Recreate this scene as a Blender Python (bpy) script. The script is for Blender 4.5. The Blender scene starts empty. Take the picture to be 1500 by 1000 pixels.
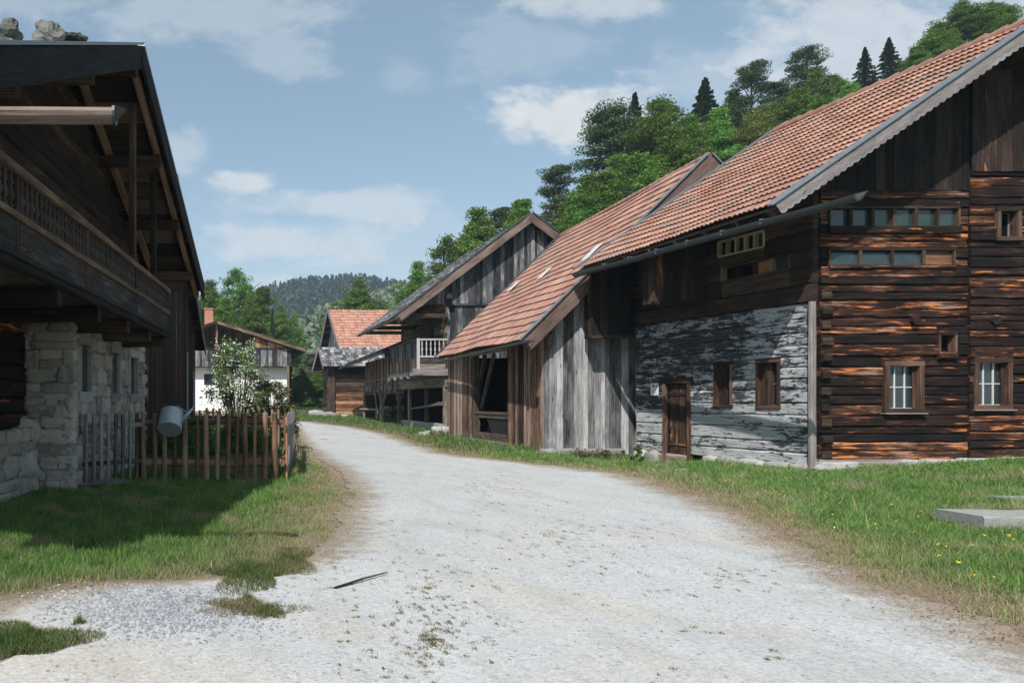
import bpy, math, random
import numpy as np
from mathutils import Vector, Matrix, noise as mnoise
SC = bpy.context.scene
COL = SC.collection
R = random.Random(7)
NR = np.random.RandomState(11)

# ------------------------------------------------------------------ camera
F, PX, PY, CH = 1050.0, 330.0, 588.0, 1.6        # focal length in photo pixels, principal point, eye height
cd = bpy.data.cameras.new('camera')
cam = bpy.data.objects.new('camera', cd); COL.objects.link(cam)
cam.location = (0, 0, CH); cam.rotation_euler = (math.radians(90), 0, 0)
cd.sensor_width = 36; cd.lens = F/1500*36
cd.shift_x = (750-PX)/1500; cd.shift_y = (PY-500)/1500
cd.clip_start = 0.1; cd.clip_end = 4000
SC.camera = cam

# ------------------------------------------------------------------ light
SUN = Vector((-.4475, -.7825, 1.0)).normalized()
sd = bpy.data.lights.new('sun', 'SUN'); sd.energy = 4.3; sd.angle = math.radians(.5); sd.color = (1, .965, .915)
so = bpy.data.objects.new('sun', sd); COL.objects.link(so)
so.rotation_euler = SUN.to_track_quat('Z', 'Y').to_euler(); so.location = (-20, -30, 60)
SC.view_settings.view_transform = 'Standard'; SC.view_settings.look = 'None'
SC.view_settings.exposure = 0.35; SC.view_settings.gamma = 1.0

# ------------------------------------------------------------------ node helper
class G:
    def __init__(s, nt): s.nt = nt; s.L = nt.links
    def n(s, typ, ins=None, **kw):
        nd = s.nt.nodes.new('ShaderNode'+typ)
        for k, v in kw.items(): setattr(nd, k, v)
        for k, v in (ins or {}).items(): s.set(nd.inputs[k], v)
        return nd
    def set(s, sock, v):
        if isinstance(v, bpy.types.NodeSocket): s.L.new(v, sock)
        elif isinstance(v, (tuple, list)) and sock.type == 'RGBA' and len(v) == 3: sock.default_value = (*v, 1)
        else: sock.default_value = v
    def m(s, op, a, b=0.0, c=None, clamp=False):
        nd = s.n('Math', {0: a, 1: b}, operation=op, use_clamp=clamp)
        if c is not None: s.set(nd.inputs[2], c)
        return nd.outputs[0]
    def vm(s, op, a, b=(0, 0, 0)):
        return s.n('VectorMath', {0: a, 1: b}, operation=op).outputs[0]
    def noise(s, vec, scale, detail=4, rough=.55, dist=0.0):
        return s.n('TexNoise', {'Vector': vec, 'Scale': scale, 'Detail': detail, 'Roughness': rough, 'Distortion': dist}).outputs[0]
    def ramp(s, fac, stops, interp='LINEAR'):
        nd = s.n('ValToRGB', {0: fac}); cr = nd.color_ramp; cr.interpolation = interp
        while len(cr.elements) < len(stops): cr.elements.new(.5)
        for e, (p, c) in zip(cr.elements, stops):
            e.position = p; e.color = (c, c, c, 1) if isinstance(c, (int, float)) else (*c, 1)
        return nd.outputs[0]
    def mix(s, fac, a, b, blend='MIX'):
        nd = s.n('MixRGB', {0: fac, 1: a, 2: b}, blend_type=blend); return nd.outputs[0]
    def sm(s, v, a, b):
        return s.n('MapRange', {0: v, 1: a, 2: b, 3: 0.0, 4: 1.0}, interpolation_type='SMOOTHSTEP').outputs[0]

def newmat(name, rough=.85, spec=.3):
    m = bpy.data.materials.new(name); m.use_nodes = True; nt = m.node_tree
    b = nt.nodes['Principled BSDF']; b.inputs['Roughness'].default_value = rough
    b.inputs['Specular IOR Level'].default_value = spec
    return m, G(nt), b

def bump(g, b, h, strength, dist=.01):
    nd = g.n('Bump', {'Height': h, 'Strength': strength, 'Distance': dist}); g.L.new(nd.outputs[0], b.inputs['Normal'])

# world: nishita sky with clouds placed by world direction
w = bpy.data.worlds.new('World'); SC.world = w; w.use_nodes = True
g = G(w.node_tree); w.node_tree.nodes.clear()
sky = g.n('TexSky', sky_type='NISHITA', sun_disc=False, sun_elevation=math.asin(SUN.z),
          sun_rotation=math.atan2(SUN.x, SUN.y), altitude=500, air_density=1.0, dust_density=1.6, ozone_density=1.2)
tc = g.n('TexCoord').outputs['Generated']
sp = g.n('SeparateXYZ', {0: tc})
dy = g.m('MAXIMUM', sp.outputs[1], .05)
tx = g.m('DIVIDE', sp.outputs[0], dy); tz = g.m('DIVIDE', sp.outputs[2], dy)
pv = g.n('CombineXYZ', {0: tx, 1: tz, 2: 0.0}).outputs[0]
n1 = g.noise(g.vm('MULTIPLY', pv, (1.0, 1.9, 1)), 6.5, 9, .60, .25)
n2 = g.noise(g.vm('MULTIPLY', pv, (1.0, 1.6, 1)), 24, 8, .62)
nn = g.m('ADD', g.m('MULTIPLY', g.m('SUBTRACT', n1, .5), 3.4), g.m('MULTIPLY', g.m('SUBTRACT', n2, .5), 1.3))
CL = [(845, 160, 115, 46, 1.0), (430, 358, 150, 34, .7), (520, 298, 190, 24, .62), (360, 268, 52, 19, .8), (250, 220, 65, 32, .42),
      (300, 20, 230, 42, .38), (400, 80, 75, 40, .34), (870, 5, 120, 36, .6), (1090, 120, 150, 70, .34), (1290, 60, 240, 95, .72),
      (395, 412, 60, 16, .6), (760, 70, 110, 60, .22), (590, 110, 40, 30, .2), (650, 370, 420, 70, .2), (80, -10, 160, 40, .3), (1500, 10, 220, 60, .5)]
mask = None
for (cx, cy, rx, ry, st) in CL:
    ax = g.m('MULTIPLY', g.m('SUBTRACT', tx, (cx-PX)/F), F/rx); az = g.m('MULTIPLY', g.m('SUBTRACT', tz, (PY-cy)/F), F/ry)
    d = g.m('SQRT', g.m('ADD', g.m('MULTIPLY', ax, ax), g.m('MULTIPLY', az, az)))
    v = g.m('MULTIPLY', g.sm(g.m('ADD', g.m('SUBTRACT', 1.0, d), nn), -.3, .62), st)
    mask = v if mask is None else g.m('MAXIMUM', mask, v)
mask = g.m('MULTIPLY', mask, g.sm(sp.outputs[1], .05, .3))
hz = g.m('MULTIPLY', g.sm(sp.outputs[2], .42, -.02), .5)        # paler low sky
skc = g.mix(.35, sky.outputs[0], (2.75, 3.85, 4.1))
skc = g.mix(hz, skc, (3.95, 4.95, 5.3))
bg1 = g.n('Background', {0: skc, 1: .118})
bg2 = g.n('Background', {0: g.mix(n2, (.48, .525, .55), (.68, .70, .715)), 1: 1.0})
ms = g.n('MixShader', {0: mask, 1: bg1.outputs[0], 2: bg2.outputs[0]})
g.n('OutputWorld', {0: ms.outputs[0]})

# ------------------------------------------------------------------ object helpers
def tag(o, label=None, cat=None, group=None, kind=None):
    if label: o['label'] = label
    if cat: o['category'] = cat
    if group: o['group'] = group
    if kind: o['kind'] = kind
    return o
def empty(name, loc, label=None, cat=None, group=None, rz=0):
    o = bpy.data.objects.new(name, None); COL.objects.link(o); o.location = loc; o.rotation_euler = (0, 0, rz)
    o.empty_display_size = .2
    return tag(o, label, cat, group)
def wmat(o):
    m = Matrix.Translation(o.location) @ o.rotation_euler.to_matrix().to_4x4() @ Matrix.Diagonal((*o.scale, 1))
    return wmat(o.parent) @ m if o.parent else m

class MB:
    """collects geometry in world coordinates, builds one mesh object"""
    def __init__(s): s.v = []; s.f = []; s.uv = []; s.r = []
    def face(s, idx, uvs, r): s.f.append(idx); s.uv.append(uvs); s.r.append(r)
    def quad(s, ps, r=None, off=None):
        r = R.random() if r is None else r
        b = len(s.v); s.v += [tuple(p) for p in ps]
        a = Vector(ps[1])-Vector(ps[0]); c = Vector(ps[-1])-Vector(ps[0]); o = off or (R.uniform(0, 50), R.uniform(0, 50))
        la, lc = a.length, c.length
        uv = [(o[0], o[1]), (o[0]+la, o[1]), (o[0]+la, o[1]+lc), (o[0], o[1]+lc)] if len(ps) == 4 else [(o[0]+i*.1, o[1]) for i in range(len(ps))]
        s.face(list(range(b, b+len(ps))), uv, r)
    def prism(s, p0, p1, prof, A, B, r=None, seg=1, jit=0.0, cap=True, sc1=1.0, wob=0.0):
        """sweep closed profile [(a,b)] (axes A,B) from p0 to p1, grain along sweep"""
        r = R.random() if r is None else r
        p0 = Vector(p0); p1 = Vector(p1); A = Vector(A); B = Vector(B); L = (p1-p0).length; n = len(prof)
        ou, ov = R.uniform(0, 60), R.uniform(0, 60); b = len(s.v); D = p1-p0
        ph = R.uniform(0, 100)
        for i in range(seg+1):
            t = i/seg; c = p0+D*t; k = 1+(sc1-1)*t
            if wob: c = c+A*(mnoise.noise(Vector((t*L*.8, ph, 0)))*wob)+B*(mnoise.noise(Vector((t*L*.8, ph, 9)))*wob)
            for j, (a, q) in enumerate(prof):
                ja = jq = 0
                if jit:
                    ja = mnoise.noise(Vector((t*L*2.2, j*3.7, ph)))*jit; jq = mnoise.noise(Vector((t*L*2.2, j*3.7, ph+31)))*jit
                s.v.append(tuple(c+A*(a*k+ja)+B*(q*k+jq)))
        per = [0]
        for j in range(n):
            a, q = prof[j], prof[(j+1) % n]; per.append(per[-1]+math.hypot(a[0]-q[0], a[1]-q[1]))
        for i in range(seg):
            for j in range(n):
                j2 = (j+1) % n; i0 = b+i*n; i1 = i0+n
                s.face([i0+j, i0+j2, i1+j2, i1+j],
                       [(ou+L*i/seg, ov+per[j]), (ou+L*i/seg, ov+per[j+1]), (ou+L*(i+1)/seg, ov+per[j+1]), (ou+L*(i+1)/seg, ov+per[j])], r)
        if cap:
            for base, rev in ((b, True), (b+seg*n, False)):
                idx = [base+j for j in range(n)]
                uv = [(ou+.02*prof[j][0], ov+prof[j][1]*3) for j in range(n)]
                if rev: idx = idx[::-1]; uv = uv[::-1]
                s.face(idx, uv, r*.7)
    def beam(s, p0, p1, w, h, up=(0, 0, 1), r=None, seg=1, jit=0.0, ch=0.0, wob=0.0):
        d = (Vector(p1)-Vector(p0)).normalized(); A = d.cross(Vector(up))
        if A.length < 1e-4: A = d.cross(Vector((0, 1, 0)))
        A.normalize(); B = A.cross(d)
        w /= 2; h /= 2
        prof = [(-w, -h), (w, -h), (w, h), (-w, h)] if not ch else \
            [(-w+ch, -h), (w-ch, -h), (w, -h+ch), (w, h-ch), (w-ch, h), (-w+ch, h), (-w, h-ch), (-w, -h+ch)]
        s.prism(p0, p1, prof, A, B, r, seg, jit, wob=wob)
    def cyl(s, p0, p1, r0, r1=None, n=10, r=None, seg=1, jit=0.0, wob=0.0, cap=True):
        d = (Vector(p1)-Vector(p0)).normalized(); A = d.orthogonal().normalized(); B = d.cross(A)
        prof = [(r0*math.cos(2*math.pi*j/n), r0*math.sin(2*math.pi*j/n)) for j in range(n)]
        s.prism(p0, p1, prof, A, B, r, seg, jit, cap, (r1 or r0)/r0, wob)
    def box(s, c, sx, sy, sz, rz=0, r=None):
        d = Vector((math.cos(rz), math.sin(rz), 0)); c = Vector(c)
        s.beam(c-d*sx/2, c+d*sx/2, sy, sz, r=r)
    def fb(s, fr, u0, u1, z0, z1, w0, w1, grain='u', r=None, jit=0.0, seg=1, ch=0.0):
        """box in a wall frame"""
        r = R.random() if r is None else r
        wm = (w0+w1)/2; um = (u0+u1)/2; zm = (z0+z1)/2
        if grain == 'u': s.beam(fr.p(u0, zm, wm), fr.p(u1, zm, wm), abs(w1-w0), abs(z1-z0), r=r, jit=jit, seg=seg, ch=ch)
        else: s.beam(fr.p(um, z0, wm), fr.p(um, z1, wm), abs(u1-u0), abs(w1-w0), up=tuple(fr.n3), r=r, jit=jit, seg=seg, ch=ch)
    def lathe(s, base, prof, n=8, axis=(0, 0, 1), r=None):
        r = R.random() if r is None else r
        d = Vector(axis).normalized(); A = d.orthogonal().normalized(); B = d.cross(A); b = len(s.v); base = Vector(base)
        for (z, rad) in prof:
            for j in range(n):
                a = 2*math.pi*j/n; s.v.append(tuple(base+d*z+A*(rad*math.cos(a))+B*(rad*math.sin(a))))
        ou = R.uniform(0, 50)
        for i in range(len(prof)-1):
            for j in range(n):
                j2 = (j+1) % n
                s.face([b+i*n+j, b+i*n+j2, b+(i+1)*n+j2, b+(i+1)*n+j], [(ou+prof[i][0], j*.05), (ou+prof[i][0], j*.05+.05), (ou+prof[i+1][0], j*.05+.05), (ou+prof[i+1][0], j*.05)], r)
        s.face([b+j for j in range(n)][::-1], [(ou, 0)]*n, r); s.face([b+(len(prof)-1)*n+j for j in range(n)], [(ou, 0)]*n, r)
    def stone(s, c, ax, ay, az, ex, ey, ez, r=None, rough=.12, n=5, flat=.5):
        """rounded irregular block: centre c, half axes vectors ax,ay,az * extents"""
        r = R.random() if r is None else r
        c = Vector(c); ax = Vector(ax); ay = Vector(ay); az = Vector(az); ph = R.uniform(0, 500); b = len(s.v); idx = {}
        def vert(i, j, k):
            key = (i, j, k)
            if key in idx: return idx[key]
            p = Vector((2*i/n-1, 2*j/n-1, 2*k/n-1))
            l = max(abs(p.x), abs(p.y), abs(p.z)); q = p.normalized()*l
            q = p*flat*1.0+q*(1-flat)*1.15
            nz = mnoise.noise(Vector((q.x*1.3+ph, q.y*1.3, q.z*1.3)))*rough*2+mnoise.noise(Vector((q.x*4+ph, q.y*4, q.z*4)))*rough*.7
            q = q*(1+nz)
            s.v.append(tuple(c+ax*(q.x*ex)+ay*(q.y*ey)+az*(q.z*ez))); idx[key] = len(s.v)-1; return idx[key]
        o = (R.uniform(0, 50), R.uniform(0, 50))
        for a in range(3):
            for side in (0, n):
                for i in range(n):
                    for j in range(n):
                        def V(x, y):
                            k = [0, 0, 0]; k[a] = side; k[(a+1) % 3] = x; k[(a+2) % 3] = y; return vert(*k)
                        q = [V(i, j), V(i+1, j), V(i+1, j+1), V(i, j+1)]
                        if side == 0: q = q[::-1]
                        s.face(q, [(o[0]+i*.05, o[1]+j*.05)]*4, r)
    def build(s, name, mat, parent=None, smooth=False, origin=None):
        me = bpy.data.meshes.new(name)
        o = bpy.data.objects.new(name, me); COL.objects.link(o)
        V = np.array(s.v, dtype=np.float64)
        if parent is not None:
            o.parent = parent; M = wmat(parent).inverted()
            if origin is not None:
                lo = M @ Vector(origin); o.location = lo; M = Matrix.Translation(-lo) @ M
        elif origin is not None: o.location = origin; M = Matrix.Translation(-Vector(origin))
        else:
            c = Vector((*((V[:, :2].min(0)+V[:, :2].max(0))/2), V[:, 2].min())); o.location = c; M = Matrix.Translation(-c)
        Mn = np.array(M); V = V @ Mn[:3, :3].T+Mn[:3, 3]
        me.from_pydata(V.tolist(), [], s.f)
        uvl = me.uv_layers.new(name='UVMap')
        flat = [c for f in s.uv for p in f for c in p]
        uvl.data.foreach_set('uv', flat)
        at = me.attributes.new('rnd', 'FLOAT', 'FACE'); at.data.foreach_set('value', s.r)
        if smooth: me.polygons.foreach_set('use_smooth', [True]*len(me.polygons))
        me.materials.append(mat); me.update(); return o

def dup(o, parent=None, loc=None):
    c = o.copy(); COL.objects.link(c)
    if parent is not None: c.parent = parent
    if loc is not None: c.location = loc
    for ch in list(o.children): dup(ch, c)
    return c

def _each(s, name, mat, parent=None, smooth=False):
    par = list(range(len(s.v)))
    def fd(i):
        while par[i] != i: par[i] = par[par[i]]; i = par[i]
        return i
    for f in s.f:
        a = fd(f[0])
        for k in f[1:]: par[fd(k)] = a
    out = {}
    for f, uv, r in zip(s.f, s.uv, s.r):
        k = fd(f[0]); m = out.setdefault(k, (MB(), {}))
        idx = []
        for i in f:
            if i not in m[1]: m[1][i] = len(m[0].v); m[0].v.append(s.v[i])
            idx.append(m[1][i])
        m[0].face(idx, uv, r)
    return [m[0].build(name, mat, parent, smooth) for m in out.values()]
MB.each = _each

class Frame:
    """vertical wall: origin, unit direction d along wall, n outward normal"""
    def __init__(s, ox, oy, dx, dy, nx=None, ny=None):
        l = math.hypot(dx, dy); s.o = (ox, oy); s.d = (dx/l, dy/l); s.n = (nx, ny) if nx is not None else (s.d[1], -s.d[0])
        l = math.hypot(*s.n); s.n = (s.n[0]/l, s.n[1]/l); s.n3 = Vector((*s.n, 0)); s.d3 = Vector((*s.d, 0))
    def p(s, u, z, w=0): return Vector((s.o[0]+s.d[0]*u+s.n[0]*w, s.o[1]+s.d[1]*u+s.n[1]*w, z))
    def hit(s, x, y, w=0):
        a = (x-PX)/F; ox = s.o[0]+s.n[0]*w; oy = s.o[1]+s.n[1]*w     # ox+dx u = a (oy+dy u)
        u = (a*oy-ox)/(s.d[0]-a*s.d[1]); z = oy+s.d[1]*u
        return u, CH+(PY-y)/F*z
def at(x, y, z): return Vector(((x-PX)/F*z, z, CH+(PY-y)/F*z))
def gx(x, y): z = CH*F/(y-PY); return (x-PX)/F*z, z

# ------------------------------------------------------------------ materials
def wood(name, stops, acc=None, acc_lo=.55, acc_hi=.75, rnd=.6, gs=26, bs=.5, rough=.85, patch=.5, white=None, wlo=.6, whi=.7, crack=.6, accs=(.8, 4.0)):
    m, g, b = newmat(name, rough, .25)
    uv = g.n('UVMap').outputs[0]; rn = g.n('Attribute', attribute_name='rnd').outputs['Fac']
    a = g.noise(g.vm('MULTIPLY', uv, (1.2, gs, 1)), 1.0, 8, .62, .15)
    f = g.noise(g.vm('MULTIPLY', uv, (5, gs*5, 1)), 1.0, 6, .7)
    p = g.noise(g.vm('MULTIPLY', uv, (.9, 3.2, 1)), 1.0, 5, .6, .4)
    v = g.m('ADD', g.m('MULTIPLY', a, .5), g.m('ADD', g.m('MULTIPLY', f, .38), g.m('MULTIPLY', p, patch)))
    v = g.m('SUBTRACT', v, (patch-.12)*.5)
    v = g.m('ADD', v, g.m('MULTIPLY', g.m('SUBTRACT', rn, .5), rnd*.4))
    v = g.m('ADD', g.m('MULTIPLY', g.m('SUBTRACT', v, .5), 2.5), .5, clamp=True)
    c = g.ramp(v, stops)
    # knots
    vo = g.n('TexVoronoi', {'Vector': g.vm('MULTIPLY', uv, (1.3, 5.0, 1)), 'Scale': 1.0, 'Randomness': 1.0})
    kn = g.m('MULTIPLY', g.sm(vo.outputs['Distance'], .11, .05), .8)
    c = g.mix(kn, c, tuple(x*.35 for x in stops[0][1]) if not isinstance(stops[0][1], float) else (.02, .015, .01))
    if acc:
        q = g.noise(g.vm('MULTIPLY', uv, (accs[0], accs[1], 1)), 1.0, 6, .62, .6)
        q = g.m('ADD', g.m('MULTIPLY', q, .7), g.m('MULTIPLY', a, .32))
        q = g.m('ADD', q, g.m('MULTIPLY', g.m('SUBTRACT', rn, .5), .12))
        c = g.mix(g.sm(q, acc_lo, acc_hi), c, g.ramp(a, [(.3, tuple(x*.35 for x in acc)), (.6, acc)]))
    if white:
        q = g.noise(g.vm('MULTIPLY', uv, (1.6, 5.0, 1)), 1.3, 9, .68, .5)
        c = g.mix(g.sm(q, wlo, whi), c, white)
    ck = g.sm(g.noise(g.vm('MULTIPLY', uv, (.9, 30, 1)), 1.0, 3, .5, .3), .36, .30)
    c = g.mix(g.m('MULTIPLY', ck, crack), c, (.006, .005, .004))
    g.set(b.inputs['Base Color'], c)
    h = g.m('SUBTRACT', g.m('ADD', g.m('MULTIPLY', a, .6), g.m('MULTIPLY', f, .4)), g.m('MULTIPLY', ck, .5))
    bump(g, b, h, bs, .02)
    return m
M = {}
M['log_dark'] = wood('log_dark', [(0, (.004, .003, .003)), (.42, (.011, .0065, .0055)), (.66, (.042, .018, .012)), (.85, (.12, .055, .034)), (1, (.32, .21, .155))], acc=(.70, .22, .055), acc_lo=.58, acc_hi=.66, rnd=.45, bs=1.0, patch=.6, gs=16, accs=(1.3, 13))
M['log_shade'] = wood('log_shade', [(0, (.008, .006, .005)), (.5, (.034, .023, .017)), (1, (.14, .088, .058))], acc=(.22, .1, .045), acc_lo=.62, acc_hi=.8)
M['board_dark'] = wood('board_dark', [(0, (.004, .003, .003)), (.5, (.019, .013, .011)), (1, (.085, .05, .037))], acc=(.6, .22, .07), acc_lo=.62, acc_hi=.70, rnd=.7)
M['board_grey'] = wood('board_grey', [(0, (.025, .024, .025)), (.3, (.12, .116, .12)), (.62, (.255, .25, .255)), (1, (.5, .49, .48))], acc=(.45, .17, .06), acc_lo=.73, acc_hi=.8, rnd=.8, bs=.8)
M['board_blue'] = wood('board_blue', [(0, (.010, .010, .011)), (.4, (.045, .045, .049)), (.72, (.13, .13, .135)), (1, (.36, .35, .34))], acc=(.4, .17, .07), acc_lo=.66, acc_hi=.74, rnd=.75, bs=.8)
M['board_brown'] = wood('board_brown', [(0, (.02, .012, .01)), (.35, (.09, .05, .035)), (.7, (.24, .15, .105)), (1, (.42, .33, .27))], acc=(.5, .2, .07), acc_lo=.68, acc_hi=.8, rnd=1.0)
M['beam_old'] = wood('beam_old', [(0, (.02, .015, .012)), (.5, (.11, .085, .066)), (1, (.33, .27, .22))], rnd=.8)
M['beam_pale'] = wood('beam_pale', [(0, (.08, .06, .045)), (.5, (.28, .235, .18)), (1, (.52, .46, .38))], rnd=.6)
M['soffit'] = wood('soffit', [(0, (.014, .010, .008)), (.5, (.055, .039, .028)), (1, (.17, .12, .085))], acc=(.2, .12, .06), acc_lo=.62, acc_hi=.75, rnd=.9)
M['eave_brown'] = wood('eave_brown', [(0, (.04, .025, .02)), (.5, (.13, .085, .07)), (1, (.27, .2, .17))], rnd=.4, bs=.3)
M['rail_wood'] = wood('rail_wood', [(0, (.025, .016, .012)), (.5, (.15, .09, .058)), (1, (.40, .26, .17))], rnd=.6)
M['grey_trim'] = wood('grey_trim', [(0, (.07, .06, .058)), (.5, (.22, .195, .19)), (1, (.42, .38, .365))], rnd=.4, bs=.5)
M['baluster'] = wood('baluster', [(0, (.03, .022, .018)), (.5, (.09, .07, .06)), (.8, (.2, .175, .16)), (1, (.4, .38, .36))], rnd=.8, gs=8)
M['baluster_pale'] = wood('baluster_pale', [(0, (.2, .19, .18)), (.5, (.42, .41, .4)), (1, (.6, .58, .56))], rnd=.4)
M['shingle'] = wood('shingle', [(0, (.03, .03, .032)), (.4, (.12, .12, .123)), (.7, (.27, .265, .26)), (1, (.42, .41, .40))], rnd=.8, bs=.5)
M['log_orange'] = wood('log_orange', [(0, (.06, .03, .02)), (.5, (.27, .13, .065)), (1, (.5, .3, .17))], rnd=.9)
M['bark'] = wood('bark', [(0, (.05, .03, .02)), (.5, (.28, .16, .10)), (1, (.52, .36, .25))], acc=(.55, .36, .22), acc_lo=.6, acc_hi=.7, rnd=.8, gs=14)
M['bark_dark'] = wood('bark_dark', [(0, (.03, .02, .016)), (.5, (.17, .105, .072)), (1, (.38, .26, .18))], rnd=.8, gs=14)
M['picket_grey'] = wood('picket_grey', [(0, (.03, .03, .03)), (.5, (.14, .132, .12)), (1, (.32, .3, .27))], acc=(.3, .13, .05), acc_lo=.7, acc_hi=.78, rnd=.9)
M['trunk'] = wood('trunk', [(0, (.03, .025, .02)), (.5, (.1, .08, .065)), (1, (.22, .18, .15))], gs=10)
M['tarred'] = wood('tarred', [(0, (.006, .006, .007)), (.5, (.022, .02, .02)), (.85, (.07, .058, .05)), (1, (.2, .19, .185))], rnd=.5)
M['frame_brown'] = wood('frame_brown', [(0, (.015, .009, .007)), (.5, (.07, .036, .024)), (1, (.2, .115, .08))], acc=(.3, .12, .05), acc_lo=.68, acc_hi=.78, rnd=.6)
M['gutter_wood'] = wood('gutter_wood', [(0, (.08, .055, .045)), (.5, (.2, .145, .12)), (1, (.36, .3, .27))], rnd=.3)
M['cream_wood'] = wood('cream_wood', [(0, (.3, .24, .14)), (.5, (.5, .42, .27)), (1, (.62, .55, .4))], rnd=.3)

def simple(name, col, rough=.6, metal=0.0, spec=.5, nscale=0, namt=.3, bs=0.0):
    m, g, b = newmat(name, rough, spec); b.inputs['Metallic'].default_value = metal
    if nscale:
        tcn = g.n('TexCoord').outputs['Object']; v = g.noise(tcn, nscale, 6, .65)
        c = g.mix(v, tuple(x*(1-namt) for x in col), tuple(min(1, x*(1+namt)) for x in col)); g.set(b.inputs['Base Color'], c)
        g.set(b.inputs['Roughness'], g.m('ADD', g.m('MULTIPLY', v, .25), rough-.12))
        if bs: bump(g, b, v, bs, .01)
    else: b.inputs['Base Color'].default_value = (*col, 1)
    return m
M['dark'] = simple('dark_interior', (.008, .007, .006), 1.0, spec=0)
M['zinc'] = simple('zinc', (.075, .082, .088), .5, .55, nscale=6, namt=.35)
M['zinc_lt'] = simple('zinc_light', (.25, .27, .29), .45, .5, nscale=4, namt=.25)
M['glass'] = simple('window_glass', (.028, .042, .045), .12, 0, .8, nscale=5, namt=.6)
M['glass_green'] = simple('old_glass', (.028, .048, .045), .2, 0, .7, nscale=4, namt=.7)
M['white_paint'] = simple('white_paint', (.55, .55, .53), .6, nscale=20, namt=.3)
M['paper'] = simple('paper', (.72, .73, .72), .6)
M['galvanised'] = simple('galvanised', (.38, .42, .46), .45, .2, nscale=9, namt=.3)
M['black'] = simple('black_ink', (.015, .015, .015), .6)
M['render_white'] = simple('lime_render', (.80, .80, .79), .9, nscale=1.5, namt=.06, bs=.15)
M['iron'] = simple('iron', (.03, .028, .026), .5, .7, nscale=20)
M['yellow'] = simple('petal_yellow', (.75, .58, .04), .7)
M['blossom'] = simple('blossom_white', (.78, .8, .74), .7)
M['orange_panel'] = simple('orange_board', (.36, .2, .08), .7, nscale=8, namt=.4)
M['hay'] = simple('dry_hay', (.32, .27, .18), .95, nscale=25, namt=.5)

# white washed logs
m, g, b = newmat('whitewashed_log', .9, .2)
uv = g.n('UVMap').outputs[0]; rn = g.n('Attribute', attribute_name='rnd').outputs['Fac']; gm = g.n('NewGeometry').outputs['Position']
sp = g.n('SeparateXYZ', {0: gm})
sv = g.n('CombineXYZ', {0: sp.outputs[1], 1: g.m('MULTIPLY', sp.outputs[2], 3.2), 2: 0.0}).outputs[0]
q = g.noise(sv, 2.3, 10, .74, .35); q2 = g.noise(sv, .45, 3, .5, .3)
q3 = g.noise(g.vm('MULTIPLY', uv, (2.5, 18, 1)), 1.0, 6, .65); q4 = g.noise(sv, 9, 6, .75)
lf = g.m('MULTIPLY', g.m('MULTIPLY', g.sm(sp.outputs[1], 17.9, 18.35), g.sm(sp.outputs[2], 1.15, 1.9)), -.09)   # worn paint plus eave shade painted into the colour, upper far half
lo = g.m('MULTIPLY', g.sm(sp.outputs[2], .75, .35), .0)
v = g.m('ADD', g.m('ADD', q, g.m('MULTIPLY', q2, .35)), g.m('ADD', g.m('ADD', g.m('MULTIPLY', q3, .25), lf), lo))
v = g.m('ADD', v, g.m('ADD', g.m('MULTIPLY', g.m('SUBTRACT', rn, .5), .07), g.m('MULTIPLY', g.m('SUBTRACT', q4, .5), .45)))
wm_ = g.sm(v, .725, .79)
dk = g.ramp(q3, [(.25, (.014, .015, .017)), (.55, (.055, .058, .064)), (.8, (.16, .165, .175))])
lt = g.ramp(g.noise(g.vm('MULTIPLY', uv, (2.5, 26, 1)), 1.0, 7, .7), [(.25, (.16, .165, .175)), (.5, (.40, .41, .42)), (.75, (.56, .57, .57))])
c = g.mix(wm_, dk, lt)
ck = g.sm(g.noise(g.vm('MULTIPLY', uv, (.9, 22, 1)), 1.0, 3, .5, .3), .37, .32)
c = g.mix(g.m('MULTIPLY', ck, .75), c, (.015, .014, .014))
g.set(b.inputs['Base Color'], c); bump(g, b, g.m('ADD', g.m('MULTIPLY', wm_, .35), g.m('SUBTRACT', q3, ck)), .8, .012)
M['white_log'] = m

def stone_mat(name, c0, c1, c2, lichen=None, bs=.6, sc=1.0):
    m, g, b = newmat(name, .92, .2)
    ps = g.n('NewGeometry').outputs['Position']; rn = g.n('Attribute', attribute_name='rnd').outputs['Fac']
    a = g.noise(ps, 3*sc, 8, .65); f = g.noise(ps, 45*sc, 5, .7); k = g.noise(ps, 12*sc, 6, .7)
    v = g.m('ADD', g.m('MULTIPLY', a, .4), g.m('ADD', g.m('MULTIPLY', f, .3), g.m('MULTIPLY', rn, .45)))
    c = g.ramp(v, [(.25, c0), (.55, c1), (.85, c2)])
    c = g.mix(g.m('MULTIPLY', g.sm(k, .58, .75), .7), c, tuple(x*.35 for x in c0))
    if lichen: c = g.mix(g.m('MULTIPLY', g.sm(g.noise(ps, 7*sc, 6, .7), .55, .66), .7), c, lichen)
    g.set(b.inputs['Base Color'], c); bump(g, b, g.m('ADD', f, g.m('MULTIPLY', k, 1.5)), bs, .02)
    return m
M['stone'] = stone_mat('fieldstone', (.21, .18, .15), (.39, .35, .30), (.58, .53, .47), (.5, .47, .42), bs=1.0)
M['mortar'] = stone_mat('lime_mortar', (.24, .215, .185), (.40, .37, .32), (.55, .52, .46), bs=1.0)
M['granite'] = stone_mat('granite', (.15, .145, .14), (.26, .255, .245), (.40, .39, .375))
M['plinth'] = stone_mat('limewashed_plinth', (.2, .185, .165), (.38, .365, .34), (.56, .545, .52), (.12, .1, .08), bs=1.0)
M['rock_lichen'] = stone_mat('lichened_rock', (.05, .055, .05), (.14, .145, .135), (.26, .26, .24), (.36, .37, .33), sc=2.5, bs=1.0)

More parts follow.
